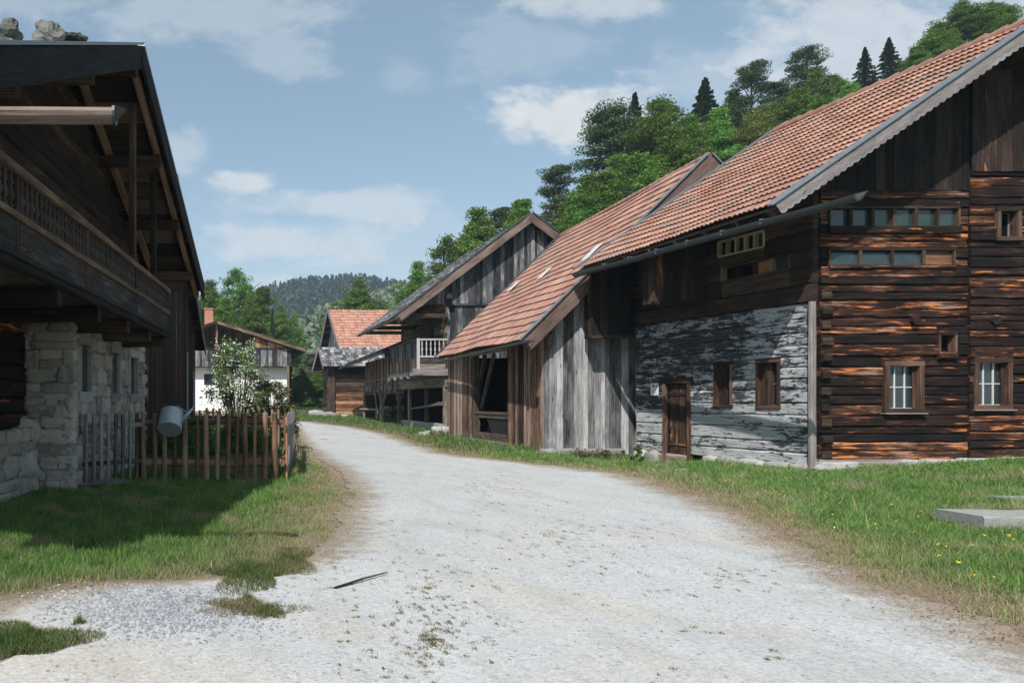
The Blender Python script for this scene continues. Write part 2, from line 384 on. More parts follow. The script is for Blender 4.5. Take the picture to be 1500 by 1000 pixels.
def tile_mat(name, c0, c1, c2, grey=.35):
    m, g, b = newmat(name, .85, .25)
    ps = g.n('NewGeometry').outputs['Position']; rn = g.n('Attribute', attribute_name='rnd').outputs['Fac']
    v = g.m('ADD', g.m('MULTIPLY', rn, .75), g.m('MULTIPLY', g.noise(ps, 1.2, 5, .6), .4))
    c = g.ramp(v, [(.15, c0), (.55, c1), (.95, c2)])
    s1 = g.noise(ps, .9, 6, .7, .5); s2 = g.noise(ps, 9, 7, .7)
    c = g.mix(g.m('MULTIPLY', g.sm(g.m('ADD', g.m('MULTIPLY', s1, .6), g.m('MULTIPLY', s2, .4)), .5, .62), grey), c, (.19, .165, .15))
    c = g.mix(g.m('MULTIPLY', g.sm(s2, .6, .72), .5), c, (.09, .07, .06))
    g.set(b.inputs['Base Color'], c); bump(g, b, s2, .3, .01)
    return m
M['tile'] = tile_mat('clay_tile', (.25, .128, .092), (.335, .178, .128), (.42, .25, .185), .85)
M['tile_b'] = tile_mat('clay_tile_flat', (.235, .125, .095), (.32, .17, .128), (.40, .235, .18), .75)
M['tile_far'] = tile_mat('clay_tile_far', (.33, .16, .115), (.43, .215, .15), (.5, .28, .2), .4)

def foliage_mat(name, trans=.35, hue=.12):
    m, g, b = newmat(name, .55, .3)
    col = g.n('Attribute', attribute_name='Col').outputs['Color']
    oi = g.n('ObjectInfo').outputs['Random']
    hs = g.n('HueSaturation', {'Hue': g.m('ADD', .5-hue*.12, g.m('MULTIPLY', oi, hue*.2)), 'Saturation': .95, 'Value': g.m('ADD', .7, g.m('MULTIPLY', oi, .6)), 'Color': col})
    c = hs.outputs[0]; g.set(b.inputs['Base Color'], c)
    tr = g.n('BsdfTranslucent', {0: g.mix(1, c, (1.25, 1.35, .6), 'MULTIPLY')})
    mx = g.n('MixShader', {0: trans, 1: b.outputs[0], 2: tr.outputs[0]})
    out = m.node_tree.nodes['Material Output']; g.L.new(mx.outputs[0], out.inputs[0])
    return m
M['leaf'] = foliage_mat('leaf', .35, .2)
M['needle'] = foliage_mat('needle', .12, .15)
M['grass'] = foliage_mat('grass_blade', .3, 0)
M['herb'] = foliage_mat('herb_leaf', .3, .2)

# ------------------------------------------------------------------ terrain
def ss(x, a, b):
    t = np.clip((np.asarray(x, float)-a)/(b-a), 0, 1); return t*t*(3-2*t)
def gh(x, y):
    x = np.asarray(x, float); y = np.asarray(y, float)
    h = .058*np.clip(x-13.6, 0, 12)*ss(y, 8, 14)*(1-ss(y, 20, 30))
    h = h-.36*np.exp(-(((x-11.4)/1.5)**2+((y-20.5)/1.6)**2))
    h = h+.3*ss(y, 52, 66)+.45*ss(y, 64, 80)+.03*np.clip(y-80, 0, 400)*ss(y, 80, 120)
    d = x-20
    h = h+(.62*np.sqrt(np.clip(d, 0, None)**2+9)-.62*3)*(1-.35*ss(d, 55, 160))*ss(d, -1, 4)*ss(y, 42, 60)
    h = h+10*ss(-x, 20, 90)*ss(y, 60, 130)
    h = h+.012*np.sin(x*1.9+y*.7)+.012*np.sin(y*1.3-x*.8)+.01*np.sin(x*4.1)*np.sin(y*3.3)
    return h
def G3(x, y, dz=0.0): return Vector((x, y, float(gh(x, y))+dz))
ELz = np.array([3.2, 4.6, 5.3, 5.6, 6.0, 6.3, 6.55, 6.9, 7.5, 8.5, 10, 12, 14, 17, 20, 25, 35, 48, 53, 60])
ELx = np.array([-500, -230, -90, 10, 105, 200, 370, 428, 462, 486, 500, 510, 510, 494, 466, 446, 436, 428, 150, -400])
ERz = np.array([3.2, 4.08, 4.7, 5.4, 6.67, 9.23, 12.7, 15.7, 18.3, 20, 22, 25, 30, 36, 45, 50, 55, 60])
ERx = np.array([1850, 1640, 1500, 1390, 1250, 1110, 995, 900, 795, 700, 655, 622, 587, 560, 512, 484, 455, 380])
def nz(y, s, o):
    return np.array([mnoise.noise(Vector((float(q)*s, o, .5))) for q in np.atleast_1d(y)])
def edgeL(y): y = np.asarray(y, float); return (np.interp(y, ELz, ELx)-PX)/F*y
def edgeR(y): y = np.asarray(y, float); return (np.interp(y, ERz, ERx)-PX)/F*y
def roadness(x, y):
    """>0 inside road, metres-ish"""
    return np.minimum(x-edgeL(y), edgeR(y)-x)

# ground sheet
def ground():
    ys = np.concatenate([np.arange(-12, 3, 1.0), np.arange(3, 26, .25), np.geomspace(26, 760, 90)])
    xs = np.concatenate([-np.geomspace(8, 700, 50)[::-1], np.arange(-7.8, 26, .25), np.geomspace(26.2, 700, 60)])
    X, Y = np.meshgrid(xs, ys); Z = gh(X, Y)
    V = np.stack([X, Y, Z], -1).reshape(-1, 3); ny, nx = X.shape
    i = np.arange(ny*nx).reshape(ny, nx)
    Fc = np.stack([i[:-1, :-1], i[:-1, 1:], i[1:, 1:], i[1:, :-1]], -1).reshape(-1, 4)
    me = bpy.data.meshes.new('ground'); me.from_pydata(V.tolist(), [], Fc.tolist())
    at_ = me.attributes.new('edge', 'FLOAT', 'POINT'); at_.data.foreach_set('value', np.clip(-roadness(V[:, 0], V[:, 1]), -3, 9).astype(np.float32))
    me.polygons.foreach_set('use_smooth', [True]*len(me.polygons))
    o = bpy.data.objects.new('ground', me); COL.objects.link(o); tag(o, kind='structure')
    m, g, b = newmat('turf', .95, .1)
    ps = g.n('NewGeometry').outputs['Position']; e = g.n('Attribute', attribute_name='edge').outputs['Fac']
    a = g.noise(ps, .8, 6, .6); f = g.noise(ps, 14, 7, .7); k = g.noise(ps, 70, 4, .7)
    gr = g.ramp(g.m('ADD', g.m('MULTIPLY', a, .5), g.m('MULTIPLY', f, .5)), [(.3, (.028, .05, .012)), (.55, (.065, .105, .028)), (.75, (.12, .14, .05))])
    dr = g.ramp(k, [(.25, (.14, .10, .065)), (.5, (.27, .215, .15)), (.8, (.42, .36, .29))])
    c = g.mix(g.sm(g.m('ADD', e, g.m('MULTIPLY', g.m('SUBTRACT', f, .5), 1.3)), .95, .25), gr, dr)
    g.set(b.inputs['Base Color'], c); bump(g, b, g.m('ADD', f, g.m('MULTIPLY', k, .5)), .8, .04); me.materials.append(m)
ground()

def gravel_mat():
    m, g, b = newmat('gravel', .95, .15)
    ps = g.n('NewGeometry').outputs['Position']; sp = g.n('SeparateXYZ', {0: ps})
    big = g.noise(ps, .55, 5, .6, .3); mid = g.noise(ps, 5, 6, .7); fine = g.noise(ps, 60, 5, .75)
    vo = g.n('TexVoronoi', {'Vector': ps, 'Scale': 42.0, 'Randomness': 1.0}); vs = g.n('SeparateXYZ', {0: vo.outputs['Color']})
    vo2 = g.n('TexVoronoi', {'Vector': ps, 'Scale': 120.0, 'Randomness': 1.0}); vs2 = g.n('SeparateXYZ', {0: vo2.outputs['Color']})
    v = g.m('ADD', g.m('ADD', g.m('MULTIPLY', vs.outputs[0], .28), g.m('MULTIPLY', vs2.outputs[0], .3)), g.m('ADD', g.m('MULTIPLY', fine, .3), g.m('MULTIPLY', mid, .22)))
    c = g.ramp(v, [(.15, (.25, .255, .25)), (.42, (.38, .388, .382)), (.62, (.44, .448, .442)), (.9, (.57, .575, .57))])
    c = g.mix(g.m('MULTIPLY', g.sm(g.noise(g.vm('MULTIPLY', ps, (1.6, .55, 1)), 1.1, 6, .68, .4), .46, .68), .6), c, g.mix(1, c, (.82, .80, .76), 'MULTIPLY'))
    warm = g.m('MULTIPLY', g.sm(g.m('ADD', big, g.m('MULTIPLY', mid, .2)), .58, .78), .4)
    near = g.m('MULTIPLY', g.sm(g.m('ADD', sp.outputs[1], g.m('MULTIPLY', sp.outputs[0], .6)), 4.9, 3.9), .45)
    c = g.mix(g.m('MAXIMUM', warm, near), c, g.mix(1, c, (1.12, .96, .80), 'MULTIPLY'))
    e = g.n('Attribute', attribute_name='edge').outputs['Fac']                     # worn shoulder: soil and litter between the stones
    sh = g.m('MULTIPLY', g.sm(g.m('ADD', e, g.m('ADD', g.m('MULTIPLY', g.m('SUBTRACT', mid, .5), 1.2), g.m('MULTIPLY', g.m('SUBTRACT', fine, .5), .9))), .75, .05), .92)
    c = g.mix(sh, c, g.ramp(fine, [(.3, (.13, .095, .06)), (.55, (.27, .215, .15)), (.75, (.42, .37, .3))]))
    spk = g.m('MULTIPLY', g.sm(vs.outputs[1], .975, .985), .5)
    c = g.mix(spk, c, g.mix(vs.outputs[2], (.06, .055, .05), (.3, .19, .12)))
    g.set(b.inputs['Base Color'], c)
    h = g.m('ADD', g.m('ADD', g.m('MULTIPLY', vo.outputs['Distance'], .5), g.m('MULTIPLY', vo2.outputs['Distance'], .2)), g.m('ADD', g.m('MULTIPLY', fine, .4), g.m('MULTIPLY', mid, 1.0)))
    bump(g, b, h, .3, .008)
    return m
M['gravel'] = gravel_mat()
def road():
    ys = np.concatenate([np.arange(3.0, 14, .06), np.arange(14, 60, .2)])
    jl = .16*nz(ys, 1.7, 1)+.10*nz(ys, 5, 2)+.05*nz(ys, 16, 3); jr = .22*nz(ys, 1.3, 4)+.12*nz(ys, 4.5, 5)+.06*nz(ys, 15, 6)
    N = 60; V = []; E = []
    for y, a, c in zip(ys, edgeL(ys)+jl, edgeR(ys)+jr):
        for k in range(N+1):
            x = a+(c-a)*k/N; V.append((x, y, float(gh(x, y))+.012)); E.append(min(x-a, c-x))
    Fc = [[j*(N+1)+k, j*(N+1)+k+1, (j+1)*(N+1)+k+1, (j+1)*(N+1)+k] for j in range(len(ys)-1) for k in range(N)]
    me = bpy.data.meshes.new('gravel_road'); me.from_pydata(V, [], Fc)
    at_ = me.attributes.new('edge', 'FLOAT', 'POINT'); at_.data.foreach_set('value', E)
    me.polygons.foreach_set('use_smooth', [True]*len(me.polygons)); me.materials.append(M['gravel'])
    o = bpy.data.objects.new('gravel_road', me); COL.objects.link(o); tag(o, kind='structure')
road()

# ------------------------------------------------------------------ generic building pieces
def split(lo, hi, cuts):
    """intervals of [lo,hi] outside cuts"""
    out = [(lo, hi)]
    for a, c in cuts:
        nw = []
        for p, q in out:
            if c <= p or a >= q: nw.append((p, q)); continue
            if a > p: nw.append((p, a))
            if c < q: nw.append((c, q))
        out = nw
    return [(p, q) for p, q in out if q-p > .02]
def courses(mb, fr, u0, u1, z0, z1, hs=(.2, .28), th=.16, ops=(), w=0.0, jit=.015, gap=.006, top=None, proud=.02):
    """horizontal logs or boards; top(z)->(ua,ub) limits for gables"""
    z = z0
    while z < z1-.03:
        h = min(R.uniform(*hs), z1-z)
        if z1-(z+h) < hs[0]*.5: h = z1-z
        a, c = (u0, u1) if top is None else top(z+h)
        wp = w+R.uniform(-proud, proud)*.5
        full = [(o[0], o[1]) for o in ops if o[2] < z+h and o[3] > z]
        for p, q in split(a, c, full):
            seg = max(1, int((q-p)/.28))
            mb.fb(fr, p, q, z+gap, z+h-gap, wp-th, wp, r=R.random(), jit=jit, seg=seg, ch=min(.03, h*.2))
        for o in ops:
            if o[2] < z+h and o[3] > z:
                if o[2] > z+.03: mb.fb(fr, o[0], o[1], z+gap, o[2], wp-th, wp-.004, ch=.01)
                if o[3] < z+h-.03: mb.fb(fr, o[0], o[1], o[3], z+h-gap, wp-th, wp-.004, ch=.01)
        z += h
def vboards(mb, fr, u0, u1, zb, zt, ws=(.14, .26), th=.03, ops=(), w=0.0, gap=.006, batten=False, jit=.004, rag=.05, wj=.012):
    """vertical boards; zb, zt functions of u or numbers"""
    fb = zb if callable(zb) else (lambda u: zb); ft = zt if callable(zt) else (lambda u: zt)
    u = u0
    while u < u1-.02:
        wd = min(R.uniform(*ws), u1-u); um = u+wd/2; bt = fb(um)+R.uniform(-rag, rag); tp = min(ft(u+.01), ft(u+wd-.01)) if ft(u) != ft(u+wd) else ft(um)
        wp = w+R.uniform(0, wj)
        cuts = [(o[2], o[3]) for o in ops if o[0] < um < o[1]]
        rr = R.random()
        for p, q in split(bt, tp, cuts):
            mb.fb(fr, u+gap/2, u+wd-gap/2, p, q, wp-th, wp, 'z', r=rr, jit=jit, seg=max(1, int((q-p)/.5)))
        if batten and u > u0:
            for p, q in split(bt, tp, cuts): mb.fb(fr, u-.025, u+.025, p, q, wp, wp+.02, 'z', r=rr*.8, jit=jit, seg=2)
        u += wd
def tile_roof(A, B, C, D, course=.36, tw=.2, amp=.022, lift=.035, cs=8, sag=.02, seed=0, th=.022, nw=1):
    """A eave near, B eave far, C ridge near, D ridge far"""
    A, B, C, D = map(Vector, (A, B, C, D)); mb = MB()
    n = (B-A).cross(C-A).normalized()
    if n.z < 0: n = -n
    sl = ((C-A).length+(D-B).length)/2; el = (B-A).length; NCo = int(sl/course); NT = int(el/tw); nc = NT*cs
    def P(s, t): return (A+(B-A)*s)*(1-t)+(C+(D-C)*s)*t
    for i in range(NCo):
        t0 = i/NCo; t1 = min(1, (i+1.12)/NCo); base = len(mb.v); rows = []
        rnds = [R.random() for _ in range(NT)]; jt = [R.uniform(-.012, .012) for _ in range(NT)]; jl = [R.uniform(0, .008) for _ in range(NT)]
        stag = 0
        for (t, lf, low) in ((t0, lift, True), (t1, .004, False)):
            for c in range(nc+1):
                s = c/nc; tile = min(NT-1, c//cs); ph = (c % cs)/cs
                wv = amp*(math.sin(2*math.pi*ph*nw-.6)*.5+.5)**1.2
                sg = sag*(mnoise.noise(Vector((s*el*.35, t*sl*.35, seed)))*1.5)
                p = P(s, t+(jt[tile]/sl if low else 0))+n*(lf+wv+sg+(jl[tile] if low else 0))
                mb.v.append(tuple(p))
        for c in range(nc+1):
            p = Vector(mb.v[base+c])-n*th; mb.v.append(tuple(p))
        for c in range(nc):
            tile = c//cs; rr = rnds[tile]; a = base+c; u = c/nc*el
            mb.face([a, a+1, a+nc+2, a+nc+1], [(u, t0*sl), (u+.02, t0*sl), (u+.02, t1*sl), (u, t1*sl)], rr)
            q = base+2*(nc+1)+c
            mb.face([q, q+1, a+1, a], [(u, 0), (u+.02, 0), (u+.02, .02), (u, .02)], rr)
    return mb, n
def shingle_roof(A, B, C, D, course=.4, ws=(.1, .3), th=.03, rag=.08, lift=.04):
    A, B, C, D = map(Vector, (A, B, C, D)); mb = MB()
    n = (B-A).cross(C-A).normalized()
    if n.z < 0: n = -n
    sl = (C-A).length; el = (B-A).length; N = int(sl/course)
    for i in range(N):
        t0 = i/N; t1 = min(1.0, (i+1.5)/N); s = 0.0
        while s < el:
            wd = min(R.uniform(*ws), el-s)
            if wd < .03: break
            def P(u, t): return (A+(B-A)*(u/el))*(1-t)+(C+(D-C)*(u/el))*t
            um = s+wd/2; j = R.uniform(-rag, rag)/sl
            p0 = P(um, max(0, t0+j) if i else t0+j*.5)+n*(lift+th/2+R.uniform(0, .02)); p1 = P(um, t1)+n*(th/2)
            mb.beam(p0, p1, wd-.008, th, up=tuple(n)); s += wd
    return mb, n
def slab(A, B, C, D, th):
    """roof deck under a quad: thickness th below"""
    A, B, C, D = map(Vector, (A, B, C, D)); n = (B-A).cross(C-A).normalized()
    if n.z < 0: n = -n
    mb = MB(); t = [A, B, D, C]; bt = [p-n*th for p in t]; N = 14
    o = (R.uniform(0, 9), R.uniform(0, 9))
    for i in range(N):           # boards along the eave
        f0, f1 = i/N+.002, (i+1)/N-.002
        p = [A.lerp(C, f0), B.lerp(D, f0), B.lerp(D, f1), A.lerp(C, f1)]; q = [x-n*(th-R.uniform(0, .006)) for x in p]
        mb.quad(p); rr = R.random(); mb.quad(q[::-1], r=rr)
        for k in range(4): mb.quad([p[k], q[k], q[(k+1) % 4], p[(k+1) % 4]], r=rr)
    return mb
def gutter(p0, p1, r=.07, n=8, th=.008):
    p0 = Vector(p0); p1 = Vector(p1); d = (p1-p0).normalized(); A = d.cross(Vector((0, 0, 1))).normalized(); mb = MB()
    prof = [(r*math.cos(math.pi+math.pi*j/n), r*math.sin(math.pi+math.pi*j/n)) for j in range(n+1)]
    prof += [((r-th)*math.cos(2*math.pi-math.pi*j/n), (r-th)*math.sin(2*math.pi-math.pi*j/n)) for j in range(n+1)]
    mb.prism(p0, p1, prof, A, Vector((0, 0, 1)), seg=10, cap=False, wob=.02)
    mb.quad([p1+A*(-r), p1+A*(-r*.7)-Vector((0, 0, r*.7)), p1-Vector((0, 0, r)), p1+A*(r*.7)-Vector((0, 0, r*.7)), p1+A*r])
    return mb
def window(par, fr, u0, u1, z0, z1, depth=.1, fw=.07, mat='board_brown', bars=(1, 1), barmat='white_paint', glass='glass', sill=True, proud=.03, w=0.0, label=None, shut=0.0, pane=True):
    wd = empty('window', (0, 0, 0)); wd.parent = par; M_ = wmat(par).inverted(); c = fr.p((u0+u1)/2, z0, w); wd.location = M_ @ c
    if label: wd['label'] = label
    mb = MB()
    mb.fb(fr, u0, u0+fw, z0, z1, w-.14, w+proud, 'z', jit=.006, seg=3); mb.fb(fr, u1-fw, u1, z0, z1, w-.14, w+proud, 'z', jit=.006, seg=3)
    mb.fb(fr, u0-.01, u1+.01, z1-fw*.9, z1+.015, w-.14, w+proud+.004, jit=.006, seg=3); mb.fb(fr, u0-.01, u1+.01, z0-.02, z0+fw*.8, w-.14, w+proud+.003, jit=.006, seg=3)
    mb.build('frame', M[mat], wd)
    if sill:
        s = MB(); s.fb(fr, u0-.03, u1+.03, z0-.05, z0-.022, w-.05, w+proud+.06, seg=3, jit=.004); s.build('sill', M['grey_trim'], wd)
    if pane:
        p = MB(); p.quad([fr.p(u0+fw, z0+fw*.7, w-depth), fr.p(u1-fw, z0+fw*.7, w-depth), fr.p(u1-fw, z1-fw*.8, w-depth), fr.p(u0+fw, z1-fw*.8, w-depth)])
        p.build('pane', M[glass], wd)
    if bars:
        q = MB(); a, c = u0+fw, u1-fw; p0, p1 = z0+fw*.7, z1-fw*.8; t = .014
        q.fb(fr, a, a+t*1.3, p0, p1, w-depth+.003, w-depth+.03, 'z'); q.fb(fr, c-t*1.3, c, p0, p1, w-depth+.003, w-depth+.03, 'z')
        q.fb(fr, a+t*1.4, c-t*1.4, p0, p0+t*1.5, w-depth+.003, w-depth+.028); q.fb(fr, a+t*1.4, c-t*1.4, p1-t*1.5, p1, w-depth+.003, w-depth+.028)
        for k in range(bars[0]):
            u = a+(c-a)*(k+1)/(bars[0]+1); q.fb(fr, u-t, u+t, p0+t*1.6, p1-t*1.6, w-depth+.003, w-depth+.026, 'z')
        for k in range(bars[1]):
            z = p0+(p1-p0)*(k+1)/(bars[1]+1); q.fb(fr, a+t*1.4, c-t*1.4, z-t*.8, z+t*.8, w-depth+.004, w-depth+.022)
        q.build('glazing_bar', M[barmat], wd)
    if shut:
        q = MB(); c = u1-fw; q.fb(fr, c-abs(shut), c-.004, z0+fw*.8, z1-fw, w-depth+.032, w-depth+.05, 'z', jit=.002, seg=2); q.build('shutter', M['frame_brown'], wd)
    return wd
def core(fr, u0, u1, z0, z1, w0, w1):
    mb = MB(); mb.fb(fr, u0, u1, z0, z1, w0, w1); return mb

# ================================================================== R1 dark log farmhouse on the right
K1 = -.185
FR1 = Frame(13.54, 16.47, 1, 0, 0, -1)                 # front gable wall, facing the camera
SD1 = Frame(13.54, 16.47, K1, 1, -1, K1)               # long side wall, facing the lane
SD1.n = (-1/math.hypot(1, K1), K1/math.hypot(1, K1)); SD1.n3 = Vector((*SD1.n, 0))
house = empty('log_farmhouse', (13.54, 16.47, 0), 'dark brown log farmhouse with whitewashed side wall and scalloped gable board', 'farmhouse')
EN = Vector((11.65, 15.2, 5.73)); EF = Vector((10.50, 21.30, 5.52)); V1 = Vector((5.88, 0, 4.09))
RN_, RF_ = EN+V1, EF+V1
def roofz1(X, Y):
    s = (Y-15.2)/6.1; return (EN.z+(EF.z-EN.z)*s)+(X-(EN.x+(EF.x-EN.x)*s))*V1.z/V1.x
WT = 3.9      # top of whitewash
U1 = SD1.hit(932, 600)[0]
# side wall: openings
door = (SD1.hit(972, 600)[0], SD1.hit(1012, 600)[0]); door = (min(door), max(door))
wA = sorted((SD1.hit(1046, 560)[0], SD1.hit(1073, 560)[0])); wB = sorted((SD1.hit(1108, 560)[0], SD1.hit(1143, 560)[0]))
zA = (SD1.hit(1060, 596)[1], SD1.hit(1060, 531)[1]); zB = (SD1.hit(1125, 597)[1], SD1.hit(1125, 527)[1])
zD = (-.05, SD1.hit(992, 556)[1])
ops = [(door[0], door[1], -1, zD[1]), (wA[0], wA[1], *zA), (wB[0], wB[1], *zB)]
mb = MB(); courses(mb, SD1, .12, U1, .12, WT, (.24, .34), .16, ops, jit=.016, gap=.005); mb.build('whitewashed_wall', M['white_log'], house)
mb = MB()
u = .1
while u < U1-.1:                                       # rough sill stones and rotten base log
    l = R.uniform(.3, .8); l = min(l, U1-u); zz = -.05-.3*float(ss(u, 2.5, 4.5))
    if not (u+l > door[0] and u < door[1]):
        mb.stone(SD1.p(u+l/2, zz/2+.02, -.02), SD1.d3, SD1.n3, (0, 0, 1), l/2, .16, .13-zz/2, rough=.1)
    u += l+.01
mb.each('plinth_stone', M['plinth'], house, smooth=True)
mb = MB(); mb.fb(SD1, 3.5, U1, -.45, .1, -.2, .03, jit=.04, seg=8, ch=.05); mb.build('base_log', M['beam_old'], house)
# upper side wall dark
ub = [sorted((SD1.hit(1055, 360)[0], SD1.hit(1122, 360)[0])), sorted((SD1.hit(1060, 385)[0], SD1.hit(1160, 385)[0]))]
wu1 = (*ub[0], SD1.hit(1085, 371)[1], SD1.hit(1085, 346)[1]); wu2 = (*ub[1], SD1.hit(1130, 401)[1], SD1.hit(1130, 377)[1])
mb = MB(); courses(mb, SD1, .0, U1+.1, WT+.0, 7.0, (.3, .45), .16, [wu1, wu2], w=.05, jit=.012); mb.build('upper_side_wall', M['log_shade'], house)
mb = core(SD1, .05, U1, -.3, 6.9, -.6, -.17); mb.build('side_wall_core', M['dark'], house)
# side windows and door
window(house, SD1, wA[0], wA[1], *zA, mat='frame_brown', bars=(1, 1), barmat='grey_trim', depth=.13, sill=False, shut=(wA[1]-wA[0])*.48, label='narrow side window nearer the plank door')
window(house, SD1, wB[0], wB[1], *zB, mat='frame_brown', bars=(1, 1), barmat='grey_trim', depth=.13, sill=False, shut=(wB[1]-wB[0])*.45, label='side window nearest the corner post')
dr = empty('door', (0, 0, 0)); dr.parent = house; dr.location = wmat(house).inverted() @ SD1.p(door[0], 0, 0)
mb = MB(); vboards(mb, SD1, door[0]+.1, door[1]-.1, -.12, zD[1]-.12, (.14, .2), .04, w=-.05, rag=0); mb.fb(SD1, door[0]+.1, door[1]-.1, zD[1]-.45, zD[1]-.38, -.05, -.02); mb.fb(SD1, door[0]+.1, door[1]-.1, .35, .42, -.05, -.02)
mb.build('door_leaf', M['board_dark'], dr)
mb = MB(); mb.fb(SD1, door[0], door[0]+.1, -.2, zD[1], -.15, .05, 'z', jit=.01, seg=4); mb.fb(SD1, door[1]-.1, door[1], -.2, zD[1], -.15, .05, 'z', jit=.01, seg=4)
mb.fb(SD1, door[0]-.08, door[1]+.05, zD[1]-.1, zD[1]+.06, -.15, .055, jit=.01, seg=4); mb.build('frame', M['board_brown'], dr)
mb = MB(); mb.cyl(SD1.p(door[1]-.22, .85, -.05), SD1.p(door[1]-.22, .85, .02), .012); mb.cyl(SD1.p(door[1]-.22, .85, .02), SD1.p(door[1]-.34, .83, .02), .01); mb.build('handle', M['iron'], dr)
# corner post
mb = MB(); mb.fb(SD1, -.02, .08, .05, WT, -.04, .1, 'z', jit=.01, seg=8, ch=.02); mb.build('corner_post', M['grey_trim'], house)
# upper barred window band and lower ventilation band
for nm, (a, c, z0, z1), k in (('barred_window', wu1, 5), ('vent_window', wu2, 0)):
    e = MB(); e.fb(SD1, a, c, z0, z0+.04, -.1, .085); e.fb(SD1, a, c, z1-.04, z1, -.1, .086)
    for j in range(k+1 if k else 5):
        uu = a+(c-a)*j/(k if k else 4); e.fb(SD1, uu-.018, uu+.018, z0+.04, z1-.04, -.1, .08, 'z')
    wo = e.build(nm, M['cream_wood' if k else 'board_brown'], house)
    p = MB(); mid = a+(c-a)*.28
    p.quad([SD1.p(a, z0, -.06), SD1.p(mid, z0, -.06), SD1.p(mid, z1, -.06), SD1.p(a, z1, -.06)]); q = p.build('pane', M['glass_green'], wo)
    p = MB(); m2 = a+(c-a)*.52
    p.fb(SD1, mid, m2 if not k else c, z0+.02, z1-.02, -.09, -.05); p.build('infill_board', M['orange_panel' if not k else 'dark'], wo)
# paper notice beside door
t = MB(); uu = sorted((SD1.hit(955, 570)[0], SD1.hit(966, 570)[0])); zz = (SD1.hit(960, 579)[1], SD1.hit(960, 561)[1])
t.fb(SD1, uu[0], uu[1], zz[0], zz[1], .03, .045)
nt_ = t.build('notice_board', M['paper']); tag(nt_, 'small white notice sheet fixed beside the plank door', 'notice')
t = MB(); um = (uu[0]+uu[1])/2; hz_ = zz[1]-zz[0]
t.fb(SD1, um+.0, um+.055, zz[0]+hz_*.66, zz[0]+hz_*.82, .046, .048); t.fb(SD1, um+.02, um+.09, zz[0]+hz_*.76, zz[0]+hz_*.88, .0485, .0495); t.fb(SD1, um-.1, um-.06, zz[0]+hz_*.68, zz[0]+hz_*.84, .046, .048)
t.each('emblem', M['black'], nt_)
t = MB()
for j in range(4): t.fb(SD1, uu[0]+.06, uu[1]-.06, zz[0]+hz_*(.2+.09*j), zz[0]+hz_*(.22+.09*j), .046, .047)
t.build('text_line', M['zinc'], nt_)

# front gable wall
def rz1(u): return roofz1(13.54+u, 16.47) if 13.54+u < 17.29 else roofz1(17.29-(13.54+u-17.29), 16.47)
ZB = FR1.hit(1300, 276)[1]; UB = FR1.hit(1418, 400)[0]
def fo(x0, x1, y0, y1): a = FR1.hit(x0, y1); c = FR1.hit(x1, y0); return (a[0], c[0], a[1], c[1])
O_w1 = fo(1293, 1350, 530, 603); O_w2 = fo(1424, 1480, 525, 598); O_sm = fo(1373, 1400, 488, 517); O_up = fo(1455, 1490, 306, 352)
O_r1 = fo(1213, 1405, 304, 333); O_r2 = fo(1213, 1398, 365, 390)
fops = [O_w1, O_w2, O_sm, O_up, O_r1, O_r2]
FW = 7.6
mb = MB(); courses(mb, FR1, .14, UB, .22, ZB, (.15, .27), .2, fops, jit=.022, gap=.004, proud=.05)
courses(mb, FR1, UB, FW, .3, ZB+.4, (.15, .28), .22, fops, w=.05, jit=.022, gap=.004, proud=.05)
mb.build('log_wall', M['log_dark'], house)
mb = MB(); z = .28
while z < 4.1:                                           # notched log ends at the corner
    h = R.uniform(.17, .2); mb.fb(FR1, .13, .34+R.uniform(-.04, .04), z, z+h, .0, .055+R.uniform(0, .05), jit=.015, seg=2, ch=.03); z += h+R.uniform(.14, .2)
for x, y in ((1338, 470), (1454, 470)):
    a = FR1.hit(x, y); mb.cyl(FR1.p(a[0], a[1], 0), FR1.p(a[0], a[1], .1), .1, n=9, jit=.015)
mb.each('log_end', M['log_shade'], house)
mb = MB(); vboards(mb, FR1, .0, UB, ZB-.05, lambda u: rz1(u)-.12, (.18, .3), .03, w=.03, rag=.01)
vboards(mb, FR1, UB, FW, ZB+.36, lambda u: rz1(u)-.12, (.18, .3), .03, w=.1, rag=.01)
mb.build('gable_boards', M['board_dark'], house)
mb = core(FR1, .2, FW, -.1, ZB, -.9, -.24); mb.build('front_wall_core', M['dark'], house)
mb = MB()
a = .05
while a < FW:
    l = R.uniform(.25, 1.0); zb = float(gh(13.54+a+l/2, 16.3)); hh = .24-zb
    mb.stone(FR1.p(a+l/2, zb+hh*.42, -.06+R.uniform(-.03, .02)), (1, 0, 0), (0, 1, 0), (0, 0, 1), l/2+.03, .17, max(.09, hh*.62)*R.uniform(.8, 1), rough=.1, n=6, flat=.75); a += l
mb.build('front_plinth', M['plinth'], house, smooth=True)
mb = MB(); mb.fb(FR1, .1, FW, .16, .27, -.18, .045, jit=.02, seg=30, ch=.03); mb.build('sill_beam', M['grey_trim'], house)
window(house, FR1, *O_w1, mat='frame_brown', bars=(2, 1), barmat='white_paint', depth=.09, fw=.1, proud=.07, shut=.07, label='left lattice window with pale drip sill')
window(house, FR1, *O_w2, mat='frame_brown', bars=(2, 1), barmat='white_paint', depth=.09, fw=.1, proud=.06, shut=.07, label='right lattice window with deep brown frame')
window(house, FR1, *O_sm, mat='frame_brown', bars=None, glass='dark', depth=.18, fw=.05, sill=False, proud=.04, label='small square opening between the two lattice windows')
window(house, FR1, *O_up, mat='log_shade', bars=(1, 0), barmat='grey_trim', glass='dark', depth=.12, fw=.08, sill=False, proud=.1, label='upper window near the gable boards')
